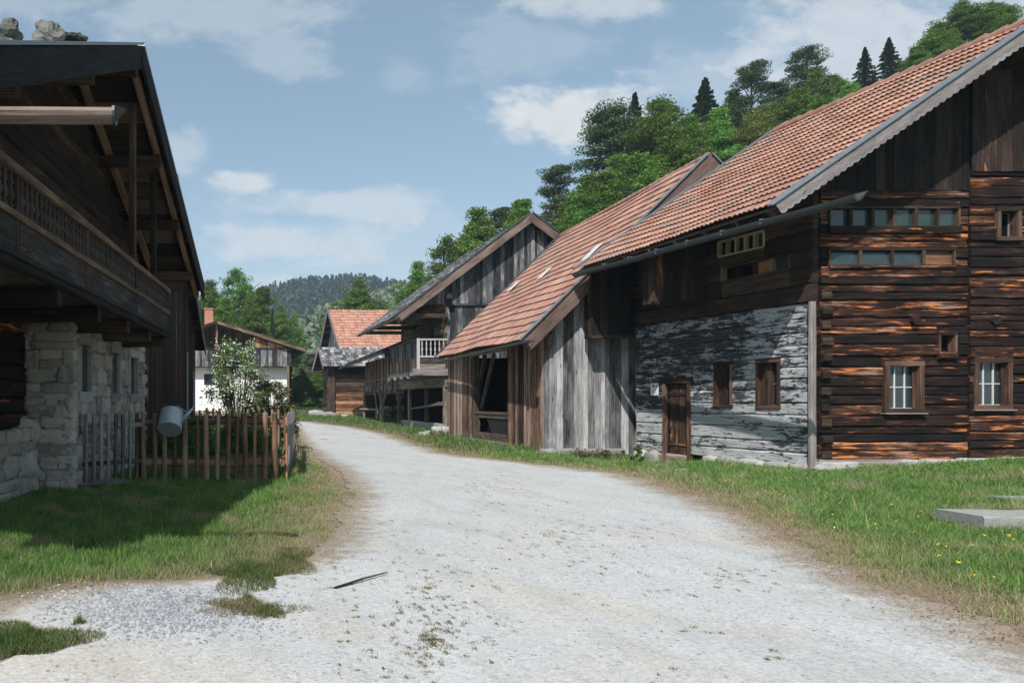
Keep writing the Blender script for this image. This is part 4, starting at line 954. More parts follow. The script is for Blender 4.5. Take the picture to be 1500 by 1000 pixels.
# ================================================================== white house far left
wh = empty('white_house', (0, 75, .7), 'white rendered house with dark timber gable and long wooden balcony', 'house')
zf = 75.0; FRW = Frame(at(262, 0, zf).x, zf, 1, 0, 0, -1)
def uw(x): return at(x, 0, zf).x-FRW.o[0]
def zw(y): return at(0, y, zf).z
apx = at(318, 471, zf-1.5); er = at(449, 513, zf-1.5); el = Vector((2*apx.x-er.x, er.y, er.z)); wk = 12
wino = (uw(299), uw(315), zw(563), zw(548))
mb = MB(); mb.fb(FRW, uw(262), wino[0], .3, zw(537), -.3, 0); mb.fb(FRW, wino[1], uw(427), .3, zw(537), -.3, 0); mb.fb(FRW, wino[0], wino[1], .3, wino[2], -.3, 0); mb.fb(FRW, wino[0], wino[1], wino[3], zw(537), -.3, 0); sW = Frame(at(427, 0, zf).x, zf, 0, 1, 1, 0); mb.fb(sW, .0, wk, .3, zw(537), -.3, 0)
mb.build('wall', M['render_white'], wh)
window(wh, FRW, *wino, mat='log_shade', bars=(1, 1), barmat='log_shade', depth=.15, sill=False, fw=.12)
mb = MB(); vboards(mb, FRW, uw(262), uw(425), zw(537), zw(512), (.2, .35), .04, w=1.0, rag=.05); mb.fb(FRW, uw(262), uw(425), zw(512), zw(510), .9, 1.1); mb.box((FRW.o[0]+5.5, zf-.5, zw(537)), 12, 1.0, .12); mb.build('balcony', M['board_blue'], wh)
def zrw(u): X = FRW.o[0]+u; return er.z+(er.x-X)*(apx.z-er.z)/(er.x-apx.x)-.25 if X > apx.x else apx.z-.25-(apx.x-X)*(apx.z-er.z)/(er.x-apx.x)
mb = MB(); vboards(mb, FRW, uw(371), uw(424), zw(513), zrw, (.2, .35), .04, w=1.0, rag=0); mb.build('orange_boards', M['log_orange'], wh)
mb = MB(); vboards(mb, FRW, uw(262), uw(427), zw(537), zrw, (.3, .4), .1, w=-.3, rag=0); mb.build('gable_wall', M['log_shade'], wh)
mb = MB(); mb.beam(at(317.5, 475, zf-1.1), at(317.5, 512, zf-1.1), .2, .2); mb.beam(at(422, 535, zf-1.1), at(422, 598, zf-1.1), .22, .22); mb.each('post', M['rail_wood'], wh)
for sgn, e_ in ((1, er), (-1, el)):
    A_ = e_; B_ = e_+Vector((0, wk, 0)); C_ = apx; D_ = apx+Vector((0, wk, 0)); slab(A_, B_, C_, D_, .18).build('roof_deck', M['soffit'], wh)
    mb, _n = tile_roof(A_+Vector((0, 0, .02)), B_+Vector((0, 0, .02)), C_+Vector((0, 0, .02)), D_+Vector((0, 0, .02)), .5, .4, .03, .05, 4, .03, 30); mb.build('roof_tiles', M['tile_far'], wh)
mb = MB(); mb.beam(apx+Vector((0, -.05, -.05)), er+Vector((0, -.05, -.05)), .06, .3); mb.beam(apx+Vector((0, -.055, -.05)), el+Vector((0, -.05, -.05)), .06, .3); mb.build('bargeboard', M['board_brown'], wh)
mb = MB(); c = at(306, 466, zf+4); mb.box(c, .95, .9, 1.9); mb.box(c+Vector((0, 0, .98)), 1.1, 1.05, .12); chm = mb.build('chimney', M['tile_far'], wh)

# ================================================================== L1 stone and timber house at left
KL = .114
def fl(x0, z0): return Frame(x0, z0, KL, 1, 1, -KL)
WL = fl(-4.22+KL*5.9, 5.9)                    # gable wall facing lane, u from z=5.9
def uL(z): return (z-5.9)*math.hypot(1, KL)
lh = empty('stone_ground_floor_house', (-2.75, 12.9, 0), 'old house with stone ground floor, carved balcony and wide shingled roof', 'house')
def vp(z, Z, off=0): return Vector((-2.9+KL*z+off, z, Z))
L_E0, L_R, L_E1 = vp(5.3, 4.17), vp(12.45, 7.72), vp(19.9, 4.69); BK = Vector((-14, 0, 0))
def rzl(z): return L_R.z-(12.45-z)*(7.72-4.17)/7.15 if z < 12.45 else L_R.z-(z-12.45)*(7.72-4.69)/7.45
# stone corner block
zs0, zs1, ht = 12.9, 18.9, 3.05
FS = Frame(-2.75, 12.9, -1, 0, 0, -1)
swins = []
for (xa, xb) in ((116, 136), (163.8, 178), (191, 203)):
    a = WL.hit(xa, 588)[0]; c = WL.hit(xb, 588)[0]; swins.append((a, c, WL.hit(xa, 588)[1], WL.hit(xa, 487 if xa < 150 else 501.4 if xa < 180 else 510)[1]))
mb = MB(); mb.fb(FS, .0, .95, -.1, ht, -2, -.12); 
for a, c in split(uL(zs0)+.12, uL(zs1), [(s[0]+.06, s[1]-.06) for s in swins]): mb.fb(WL, a, c, -.1, ht, -.6, -.07)
for s in swins: mb.fb(WL, s[0]+.06, s[1]-.06, -.1, s[2]+.15, -.6, -.07); mb.fb(WL, s[0]+.06, s[1]-.06, s[3]-.15, ht, -.6, -.07)
mb.build('mortar_bed', M['mortar'], lh)
def rubble(mb, fr, u0, u1, z0, z1, ops=(), hr=(.14, .36), lr=(.2, .6), dep=.1, w=-.03):
    z = z0
    while z < z1-.04:
        h = min(R.uniform(*hr), z1-z); u = u0
        while u < u1-.03:
            l = min(R.uniform(*lr)*(.6+h*1.6), u1-u); zc_ = z+h/2
            iv = split(u, u+l, [(o[0], o[1]) for o in ops if o[2] < zc_ < o[3]])
            for a, c in iv:
                if c-a < .07: continue
                if R.random() < .3 and h > .24:
                    for zz_ in (z+h*.25, z+h*.75): mb.stone(fr.p((a+c)/2, zz_, w-dep), fr.d3, fr.n3, (0, 0, 1), (c-a)/2+.012, dep+R.uniform(0, .045), h*.25+.006, rough=.13, n=6, flat=.78)
                else: mb.stone(fr.p((a+c)/2, zc_+R.uniform(-.02, .02), w-dep), fr.d3, fr.n3, (0, 0, 1), (c-a)/2+.012, dep+R.uniform(0, .05), h/2+.01, rough=.13, n=6, flat=.78)
            u += l
        z += h
mb = MB(); rubble(mb, FS, -.02, .86, -.05, ht, hr=(.12, .36), lr=(.25, .75)); rubble(mb, WL, uL(zs0)+.02, uL(zs1), -.05, ht, ops=swins)
mb.build('stone_wall', M['stone'], lh, smooth=True)
for s, lb in zip(swins, ('nearest slit window with pale stone surround', 'middle slit window with pale stone surround', 'farthest slit window with pale stone surround')):
    wd = empty('window', (0, 0, 0)); wd.parent = lh; wd.location = wmat(lh).inverted() @ WL.p(s[0], s[2]); wd['label'] = lb
    mb = MB(); f = .09; mb.fb(WL, s[0], s[0]+f*.6, s[2]+.19, s[3]-.2, -.3, .0, 'z', ch=.01); mb.fb(WL, s[1]-f*.6, s[1], s[2]+.19, s[3]-.2, -.3, .0, 'z', ch=.01)
    mb.fb(WL, s[0]-.02, s[1]+.02, s[3]-.2, s[3], -.3, .005, ch=.01); mb.fb(WL, s[0]-.02, s[1]+.02, s[2]-.02, s[2]+.19, -.3, .02, ch=.01); mb.build('frame', M['plinth'], wd)
    mb = MB(); mb.quad([WL.p(s[0]+.03, s[2]+.1, -.1), WL.p(s[1]-.03, s[2]+.1, -.1), WL.p(s[1]-.03, s[3]-.1, -.1), WL.p(s[0]+.03, s[3]-.1, -.1)]); mb.build('pane', M['glass_green'], wd)
# recessed timber ground floor + low stone base at left
WR = Frame(-3.6+KL*(5.9-12.9), 5.9, KL, 1, 1, -KL)
mb = MB(); courses(mb, WR, .0, uL(12.9)+.1, .9, 3.1, (.22, .3), .16, jit=.015); mb.build('ground_floor_logs', M['log_dark'], lh)
mb = MB(); WB = Frame(-3.38+KL*(5.9-12.9), 5.9, KL, 1, 1, -KL); rubble(mb, WB, .0, uL(12.88), -.05, 1.15, hr=(.2, .38), lr=(.3, .7)); mb.build('stone_base', M['stone'], lh, smooth=True)
mb = core(WB, .05, uL(12.85), -.1, 1.12, -.5, -.1); mb.build('base_core', M['mortar'], lh)
mb = core(WR, .1, uL(18.8), 0, 3.1, -6, -.2); mb.build('house_core', M['dark'], lh)
mb = MB(); mb.fb(FS, .8, 1.05, .4, 1.35, -.2, .12); mb.stone(FS.p(.95, 1.0, .0), (1, 0, 0), (0, 1, 0), (0, 0, 1), .32, .22, .3); mb.stone(FS.p(1.0, .45, .1), (1, 0, 0), (0, 1, 0), (0, 0, 1), .4, .3, .3); mb.build('corner_buttress', M['stone'], lh, smooth=True)
# upper storey
mb = MB()
def topl(z):
    hi = z+.15
    za = 12.45-(L_R.z-hi)*7.15/3.55; zb = 12.45+(L_R.z-hi)*7.45/3.03
    return (max(uL(za), uL(5.9)), min(uL(zb), uL(18.9)))
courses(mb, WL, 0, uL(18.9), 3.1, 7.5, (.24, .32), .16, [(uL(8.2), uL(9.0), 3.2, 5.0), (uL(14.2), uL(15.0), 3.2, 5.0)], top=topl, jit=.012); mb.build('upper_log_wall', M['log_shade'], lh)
mb = core(WL, .2, uL(18.7), 3.05, 4.6, -6, -.2); mb.build('upper_core', M['dark'], lh)
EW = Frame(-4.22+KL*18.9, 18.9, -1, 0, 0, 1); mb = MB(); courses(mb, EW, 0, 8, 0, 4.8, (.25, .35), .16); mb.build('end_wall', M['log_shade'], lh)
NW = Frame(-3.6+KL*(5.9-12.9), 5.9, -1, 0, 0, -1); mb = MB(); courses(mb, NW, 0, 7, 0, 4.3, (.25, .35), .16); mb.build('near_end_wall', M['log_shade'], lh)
# balcony
BF = Frame(-3.22+KL*5.2, 5.2, KL, 1, 1, -KL)
def uB_(z): return (z-5.2)*math.hypot(1, KL)
zr, zl0 = 4.15, 3.1; ue = uB_(16.6)
mb = MB(); mb.fb(BF, 0, ue, zr-.06, zr+.05, -.07, .07, jit=.012, seg=30, ch=.015); mb.fb(BF, 0, ue, 3.60, 3.68, -.05, .06, jit=.01, seg=30); mb.build('handrail', M['rail_wood'], lh)
mb = MB(); mb.fb(BF, 0, ue, 3.24, 3.6, -.03, .03, jit=.01, seg=24); mb.fb(BF, 0, ue, 3.06, 3.24, -.08, .07, jit=.02, seg=24, ch=.03); mb.fb(BF, 0, ue, 3.16, 3.19, .07, .1, jit=.01, seg=20)
mb.build('balcony_board', M['tarred'], lh)
mb = MB(); mb.fb(BF, 0, ue, 3.12, 3.18, -1.0, -.08); mb.build('balcony_floor', M['soffit'], lh)
for z in (7.9, 10.4, 13.4, 16.5):
    mb = MB(); u = uB_(z); mb.fb(BF, u-.05, u+.05, 3.2, zr, -.05, .045, 'z'); mb.build('balcony_post', M['log_shade'], lh)
mb = MB(); baluster(mb, (0, 0, 0), zr-3.66-.05, .95, 9); first = None; n = 72
for k in range(n):
    u = .8+(ue-.9)*k/(n-1); p = BF.p(u, 3.67, 0)
    if first is None: first = mb.build('baluster', M['baluster'], lh, origin=(0, 0, 0)); o = first
    else: o = dup(first, lh)
    o.location = wmat(lh).inverted() @ p; o.rotation_euler = (0, 0, k)
for z in (7.6, 9.4, 11.2, 13.0, 14.8, 16.4):             # cantilever beams
    mb = MB(); u = uB_(z); mb.fb(BF, u-.1, u+.1, 2.86, 3.09, -1.6, .0, jit=.0); q = mb
    mb = MB(); mb.beam(BF.p(u, 2.97, -2.0), BF.p(u, 2.97, -.02), .2, .24, jit=.012, seg=4, ch=.03); mb.build('cantilever_beam', M['log_shade'], lh)
# roof
deck1 = [L_E0, L_E0+BK, L_R, L_R+BK]; deck2 = [L_E1, L_E1+BK, L_R, L_R+BK]
for nm, q in (('near', deck1), ('far', deck2)):
    slab(*q, .06).build('roof_deck', M['soffit'], lh)
    mb, _n = shingle_roof(*q, .45, (.12, .35), .035, .06); mb.build('roof_shingles', M['shingle'], lh)
mb = MB()
for A_, B_ in ((L_E0, L_R), (L_R, L_E1)):
    d = (B_-A_).normalized(); up = Vector((1, 0, 0)).cross(d); up = (up if up.z > 0 else -up).normalized()
    mb.beam(A_+Vector((.03, 0, 0))-up*.13, B_+Vector((.03, 0, 0))-up*.13, .05, .36, up=tuple(up), seg=6, jit=.006)
mb.build('bargeboard', M['tarred'], lh)
mb = MB()
for A_, B_ in ((L_E0, L_R), (L_R, L_E1)):
    d = (B_-A_).normalized(); up = Vector((1, 0, 0)).cross(d); up = (up if up.z > 0 else -up).normalized()
    mb.beam(A_+Vector((.0, 0, 0))+up*.08, B_+Vector((.0, 0, 0))+up*.08, .16, .04, up=tuple(up))
mb.build('verge_flashing', M['zinc_lt'], lh)
mb = MB()
for off in (-.16, -1.15):
    for A_, B_ in ((L_E0, L_R), (L_R, L_E1)):
        d = (B_-A_).normalized(); up = Vector((1, 0, 0)).cross(d); up = (up if up.z > 0 else -up).normalized()
        mb.beam(A_+Vector((off, 0, 0))-up*.16, B_+Vector((off, 0, 0))-up*.16, .13, .17, up=tuple(up), seg=8, jit=.012, ch=.015)
mb.each('rafter', M['rail_wood'], lh)
mb = MB()
for z in (7.4, 10.0, 12.45, 14.6, 16.6, 18.6):
    Z = rzl(z)-.36; mb.beam(Vector((-4.6+KL*z, z, Z)), Vector((-2.98+KL*z, z, Z)), .2, .2, jit=.01, seg=3, ch=.02)
mb.each('purlin', M['soffit'], lh)
mb = MB()
for z in (13.4, 15.2): mb.fb(BF, uB_(z)-.06, uB_(z)+.06, zr+.05, rzl(z)-.2, -.1, .02, 'z', jit=.012, seg=5, ch=.015)
mb.each('roof_post', M['log_shade'], lh)
mb = MB(); p1 = at(166, 168, 5.55); p0 = Vector((-9, 5.55, p1.z+.05))
mb.prism(p0, p1, [(.075*math.cos(a)*(1 if math.sin(a) < .3 else .9), .075*min(math.sin(a), .55)) for a in [i*math.pi/7 for i in range(14)]], (0, 1, 0), (0, 0, 1), seg=14, jit=.006)
mb.build('wooden_gutter', M['gutter_wood'], lh)
mb = MB(); mb.prism(p1, p1+Vector((.02, 0, 0)), [(.082*math.cos(a), .082*min(math.sin(a), .6)) for a in [i*math.pi/6 for i in range(12)]], (0, 1, 0), (0, 0, 1)); mb.quad([p1+Vector((.02, -.07, .045)), p1+Vector((.02, .0, -.06)), p1+Vector((.11, -.03, .03))]); mb.build('gutter_tip', M['zinc'], lh)
def onroof(x, z):
    X = (x-PX)/F*z; return Vector((X, z, rzl(z)+.12))
for i, (x, z, s) in enumerate(((8, 11.6, .27), (72, 11.7, .26), (105, 12.15, .2))):
    mb = MB(); p = onroof(x, z); p.z += s*.28; mb.stone(p, (1, 0, 0), (0, 1, 0), (0, 0, 1), s*(.85 if i < 2 else 1.1), s*.7, s*(.78 if i < 2 else .3), rough=.22, n=7, flat=.45); o = mb.build('roof_stone', M['rock_lichen'])
    tag(o, ('lichened roof stone at the left picture edge', 'upright grey roof stone in the middle of three', 'flat slab stone nearest the roof corner')[i], 'stone', 'stones weighting the shingle roof')

# ================================================================== L2 dark boarded barn behind
db = empty('dark_barn', (-2.0, 21, 0), 'tall blackened plank barn behind the stone house', 'barn')
def v2(z, Z): return Vector((-4.56+KL*z, z, Z))
P0, P1, P2 = v2(19.6, 9.46-.79*5.4), v2(25, 9.46), v2(32, 3.93); BK2 = Vector((-10, 0, 0))
W2 = Frame(-4.86+KL*20.3, 20.3, KL, 1, 1, -KL)
def zt2(u): z = 20.3+u/math.hypot(1, KL); return 9.3-.79*abs(25-z)
mb = MB(); vboards(mb, W2, 0, 10.9, -.05, zt2, (.16, .26), .03, rag=.03, wj=.02); mb.build('gable_boards', M['board_dark'], db)
mb = MB(); mb.fb(W2, 8.6, 8.75, .1, 3.6, .02, .06, 'z'); mb.fb(W2, 10.2, 10.35, .1, 2.9, .02, .06, 'z'); mb.each('pale_batten', M['baluster_pale'], db)
mb = core(W2, .1, 10.7, -.1, 4.5, -6, -.1); mb.build('core', M['dark'], db)
for q in ([P0, P0+BK2, P1, P1+BK2], [P2, P2+BK2, P1, P1+BK2]):
    slab(*q, .1).build('roof_deck', M['soffit'], db); mb, _n = shingle_roof(*q, .6, (.2, .4), .04); mb.build('roof_shingles', M['shingle'], db)
mb = MB()
for A_, B_ in ((P0, P1), (P1, P2)):
    d = (B_-A_).normalized(); up = Vector((1, 0, 0)).cross(d); up = (up if up.z > 0 else -up).normalized(); mb.beam(A_+Vector((.04, 0, 0))-up*.12, B_+Vector((.04, 0, 0))-up*.12, .05, .4, up=tuple(up))
mb.build('bargeboard', M['grey_trim'], db)

# ================================================================== fences, gate, garden
def picket(mb, x, y, z0, h, r, jit=.004, lean=0.0, cut=True, n=9):
    mb.cyl((x, y, z0), (x+lean, y+R.uniform(-.02, .02), z0+h), r, r*.92, n=n, seg=4, jit=jit, wob=.02)
fence = empty('garden_fence', (.0, 14.4, 0), 'rustic round log picket fence along the garden front', 'fence')
def ft(x): return (x-PX)/F*14.4
for x, rr, mt, yt in ((211, .05, 'bark_dark', 606), (226, .045, 'bark_dark', 606), (241, .05, 'bark_dark', 606), (256, .045, 'bark_dark', 608), (272, .06, 'bark_dark', 607), (289, .045, 'bark_dark', 608),
                  (303, .055, 'bark', 607), (318, .045, 'bark_dark', 608), (333, .05, 'bark', 607), (346, .04, 'bark_dark', 609), (360, .06, 'bark', 605), (374, .035, 'log_orange', 606), (388, .06, 'bark', 605), (403, .06, 'bark', 605)):
    mb = MB(); h = at(x, yt, 14.25).z; z0 = .06; picket(mb, (x-PX)/F*14.25, 14.25, z0, h-z0, rr, lean=R.uniform(-.03, .03)); o = mb.build('picket', M[mt], fence, smooth=False); vt = Vector(mb.v[-1]); tp = sum((Vector(q) for q in mb.v[-9:]), Vector())/9; mb = MB(); mb.cyl(tp, tp+Vector((0, 0, .008)), rr*.9, n=9); mb.build('cut_end', M['cream_wood'], o)
for z, rr in ((1.18, .065), (.37, .085)):
    mb = MB(); mb.cyl((ft(206), 14.38, z+R.uniform(-.02, .02)), (ft(411), 14.38, z+.02), rr, rr*.9, n=10, seg=14, jit=.008, wob=.03); mb.build('rail', M['bark'], fence)
mb = MB(); mb.cyl((ft(411)-.12, 14.52, 0), (ft(411)-.12, 14.52, 1.1), .07, n=9); mb.cyl((ft(204), 14.4, 0), (ft(204), 14.4, 1.25), .09, n=9, jit=.01, seg=4); mb.each('fence_post', M['bark_dark'], fence)
gate = empty('garden_gate', (-2.6, 13.7, 0), 'weathered grey picket gate beside the stone wall', 'gate')
gp0 = Vector(((103-PX)/F*13.3, 13.3, 0)); gp1 = Vector(((200-PX)/F*14.2, 14.2, 0))
for i in range(10):
    p = gp0.lerp(gp1, i/9); mb = MB(); f = Frame(p.x, p.y, gp1.x-gp0.x, gp1.y-gp0.y); z0 = .1; zt = at(0, 606, p.y).z
    mb.fb(f, -.03, .03, z0, zt+R.uniform(-.02, .02), .0, .035, 'z', jit=.012, seg=5); mb.build('picket', M['picket_grey'], gate)
for z in (1.15, .42): mb = MB(); mb.beam(gp0+Vector((-.15, .05, z)), gp1+Vector((.1, .05, z)), .05, .08, jit=.01, seg=4); mb.build('rail', M['picket_grey'], gate)
mb = MB(); mb.beam(gp0.lerp(gp1, .25)+Vector((0, .06, 1.1)), gp0.lerp(gp1, .8)+Vector((0, .06, .5)), .05, .08); mb.each('brace', M['picket_grey'], gate)
mb = MB(); mb.beam(gp0+Vector((.2, -.15, .05)), gp1+Vector((-.1, -.2, .05)), .35, .06, jit=.02, seg=4); mb.beam(gp0+Vector((.5, -.25, .11)), gp1+Vector((-.4, -.3, .1)), .2, .05, jit=.02, seg=4); o = mb.build('doorstep_plank', M['grey_trim']); tag(o, 'worn grey planks lying under the garden gate', 'plank')
# return fence along lane and back fence
rf = empty('lane_side_fence', (1.25, 15, 0), 'grey board picket fence running back along the lane', 'fence')
q0 = Vector((ft(419), 14.5, 0)); q1 = Vector(((430-PX)/F*22.2, 22.2, 0))
for i in range(16):
    p = q0.lerp(q1, (i/15)**1.1); f = Frame(p.x, p.y, q1.x-q0.x, q1.y-q0.y); mb = MB(); mb.fb(f, -.05, .05, .03, 1.34+R.uniform(-.06, .05), .0, .04, 'z', jit=.012, seg=4, ch=.01); mb.build('picket', M['grey_trim' if i else 'log_orange'], rf)
for z in (1.15, .37): mb = MB(); mb.cyl(q0+Vector((-.08, -.15, z)), q1+Vector((-.08, 0, z)), .07, n=9, seg=5, jit=.01); mb.build('rail', M['bark'], rf)
bf = empty('back_fence', (-1, 20.5, 0), 'darker round picket fence at the back of the garden', 'fence')
for i in range(18):
    x = 264+i*9.6; mb = MB(); X = (x-PX)/F*22.3; picket(mb, X, 22.3, .02, 1.3+R.uniform(-.08, .12), .04, n=7); mb.build('picket', M['bark_dark'], bf)
for z in (1.1, .4): mb = MB(); mb.cyl(((258-PX)/F*22.4, 22.4, z), (q1.x, 22.4, z), .06, n=8, seg=6, jit=.01); mb.build('rail', M['bark_dark'], bf)

# watering can hanging on the fence
can = empty('watering_can', at(248, 618, 14.05), 'galvanised metal watering can hung on a fence picket', 'watering can')
ax = Vector((-.08, -.62, -.78)).normalized(); c = at(248, 629, 13.95)   # base towards the viewer
back = c-ax*.4; sd_ = ax.orthogonal()
mb = MB(); pr = [(0, .235), (.01, .245), (.03, .245), (.05, .235), (.2, .23), (.38, .225), (.39, .235), (.41, .232)]
mb.lathe(c, [(z, r) for z, r in pr], 28, axis=tuple(-ax)); mb.build('body', M['galvanised'], can, smooth=False)
mb = MB(); s0 = c-ax*.08+Vector((.2, .08, .08)); s1 = at(283, 597, 14.1); mb.cyl(s0, s1, .05, .022, n=12); mb.cyl(s1, s1+(s1-s0).normalized()*.03, .024, .05, n=12); mb.beam(back+Vector((.1, 0, .16)), s0.lerp(s1, .6), .02, .012); mb.build('spout', M['galvanised'], can, smooth=True)
mb = MB(); pts = [back+Vector((-.06, 0, .19)), back+Vector((-.2, -.02, .16)), c+Vector((-.24, .05, .05)), c+Vector((-.2, .02, -.08))]
for a, b_ in zip(pts, pts[1:]): mb.cyl(a, b_, .012, n=6)
mb.build('handle', M['zinc'], can)

# ------------------------------------------------------------------ foliage builders (numpy quads)
def leafmesh(name, P, size, cols, up=.0, mat='leaf', aspect=1.0, droop=None):
    """P (n,3) centres, random oriented quads"""
    n = len(P); nrm = NR.normal(size=(n, 3)); nrm[:, 2] = np.abs(nrm[:, 2])+up; nrm /= np.linalg.norm(nrm, axis=1, keepdims=True)
    t = np.cross(nrm, NR.normal(size=(n, 3))); t /= np.linalg.norm(t, axis=1, keepdims=True); bt = np.cross(nrm, t)
    sz = (size*NR.uniform(.6, 1.3, n))[:, None]
    V = np.stack([P-t*sz*aspect, P-bt*sz*.55, P+t*sz*aspect, P+bt*sz*.55], 1).reshape(-1, 3)
    return quadmesh(name, V, np.repeat(cols, 4, 0), mat)
def quadmesh(name, V, C, mat):
    n = len(V)//4; me = bpy.data.meshes.new(name)
    me.vertices.add(len(V)); me.vertices.foreach_set('co', V.astype(np.float32).ravel())
    me.loops.add(len(V)); me.loops.foreach_set('vertex_index', np.arange(len(V), dtype=np.int32))
    me.polygons.add(n); me.polygons.foreach_set('loop_start', np.arange(0, len(V), 4, dtype=np.int32))
    me.update(calc_edges=True)
    a = me.attributes.new('Col', 'FLOAT_COLOR', 'POINT'); a.data.foreach_set('color', np.concatenate([C, np.ones((len(C), 1))], 1).astype(np.float32).ravel())
    me.materials.append(M[mat]); return me
def crown_pts(kind, H, W, ncl, per, seed):
    rs = np.random.RandomState(seed); P = []; B = []
    if kind == 'broad':
        ph0 = rs.uniform(0, 6.28, 4); main = [(rs.uniform(0, 6.28), rs.uniform(.3, .92), rs.uniform(.55, 1.0)) for _ in range(15)]
        for i in range(ncl):
            mth, mt, mr = main[rs.randint(15)]                       # leaf clumps gather round main boughs
            t = np.clip(mt+rs.normal()*.09, .12, 1.0); th = mth+rs.normal()*.5
            env = W/2*(np.sin(np.pi*min(1, (t*.92+.1))**.85)**.7)*(1+.22*np.sin(2*th+ph0[0]+5*t)+.15*np.sin(3*th+ph0[1]-7*t))*mr
            rr = rs.uniform(.35, 1.08)
            c = np.array([np.cos(th)*env*rr, np.sin(th)*env*rr, H*(.14+.86*t)-env*.12*rr]); r = rs.uniform(.035, .085)*W
            d = rs.normal(size=(per, 3)); d /= np.linalg.norm(d, axis=1, keepdims=True); d *= (rs.uniform(.05, 1, (per, 1))**.5)*r*np.array([1.5, 1.5, .7])
            P.append(c+d); B.append(np.full(per, rs.uniform(.6, 1.4)))
    elif kind == 'pine':
        for i in range(ncl):
            t = rs.uniform(0, 1)**.8; z = H*(.38+.6*t); th = rs.uniform(0, 2*np.pi); reach = W/2*(1-.75*t**1.6)*rs.uniform(.35, 1)
            c = np.array([np.cos(th)*reach, np.sin(th)*reach, z+reach*.12]); r = rs.uniform(.07, .14)*W
            d = rs.normal(size=(per, 3)); d /= np.linalg.norm(d, axis=1, keepdims=True); d *= (rs.uniform(.1, 1, (per, 1))**.5)*r*np.array([1.3, 1.3, .38])
            P.append(c+d); B.append(np.full(per, rs.uniform(.75, 1.2)))
    else:  # spruce
        n = ncl
        for i in range(n):
            t = (i/n)**1.0; z = H*(.1+.9*t); reach = W/2*(1-t)*rs.uniform(.75, 1.1)+.05; th = i*2.4+rs.uniform(-.3, .3)
            s = rs.uniform(0, 1, per)**.7; w_ = rs.normal(size=per)*.10*reach*(1.2-s)
            x = np.cos(th)*s*reach-np.sin(th)*w_; y = np.sin(th)*s*reach+np.cos(th)*w_; zz = z-s*reach*.35+rs.normal(size=per)*.05*W*.3
            P.append(np.stack([x, y, zz], 1)); B.append(np.full(per, rs.uniform(.7, 1.2)))
    return np.concatenate(P), np.concatenate(B)
def trunk_mesh(name, kind, H, W, seed):
    rs = random.Random(seed); mb = MB(); top = H*(.8 if kind == 'broad' else .97); rad = H*.018
    mb.cyl((0, 0, -.6), (0, 0, top*.5), rad, rad*.65, n=8, seg=5, wob=.15); mb.cyl((0, 0, top*.5), (0, 0, top), rad*.65, rad*.15, n=7, seg=5, wob=.15)
    for i in range(16 if kind != 'spruce' else 0):
        z = H*rs.uniform(.35, .8); th = rs.uniform(0, 6.28); l = W*rs.uniform(.2, .42)
        mb.cyl((0, 0, z), (math.cos(th)*l, math.sin(th)*l, z+l*rs.uniform(.2, .8)), rad*.35, rad*.08, n=5, seg=3, wob=.1)
    me_o = mb.build(name, M['trunk'], None, origin=(0, 0, 0)); me = me_o.data; bpy.data.objects.remove(me_o); return me
PAL = {'broad': ((.055, .13, .018), (.16, .28, .045)), 'pine': ((.036, .078, .026), (.085, .15, .055)), 'spruce': ((.022, .048, .02), (.055, .095, .038)), 'olive': ((.085, .105, .022), (.17, .17, .05)), 'silver': ((.085, .115, .075), (.16, .20, .13))}
PROTO = {}
def proto(kind, var):
    key = (kind, var)
    if key in PROTO: return PROTO[key]
    base = kind if kind in ('pine', 'spruce') else 'broad'
    H, W, ncl, per, sz = {'broad': (13, 8.2, 330, 120, .10), 'pine': (15, 6.5, 95, 260, .085), 'spruce': (15, 5.6, 210, 120, .085)}[base]
    P, B = crown_pts(base, H, W, ncl, per, var*17+5)
    lo, hi = PAL[kind]; t = NR.uniform(0, 1, len(P))[:, None]; C = (np.array(lo)*(1-t)+np.array(hi)*t)*B[:, None]
    me = leafmesh('crown', P, sz, C, up=.3, mat='leaf' if base == 'broad' else 'needle')
    tm = trunk_mesh('trunk', base, H, W, var); PROTO[key] = (me, tm, H, W); return PROTO[key]
def tree(kind, var, name, x, ytop, z, label, cat='tree', group=None, wide=1.0, base=None, ybase=None):
    me, tm, H, W = proto(kind, var); X = (x-PX)/F*z; top = CH+(PY-ytop)/F*z; b = float(gh(X, z)) if base is None else base
    h = max(3.0, top-b); s = h/H
    if name == 'bush': s *= 1.25; b -= H*s*.2
    e = empty(name, (X, z, b), label, cat, group, rz=R.uniform(0, 6.28)); e.scale = (s*wide, s*wide, s)
    for nm, m_ in (('crown', me), ('trunk', tm))[:1 if name == 'bush' else 2]:
        o = bpy.data.objects.new(nm, m_); COL.objects.link(o); o.parent = e
    return e

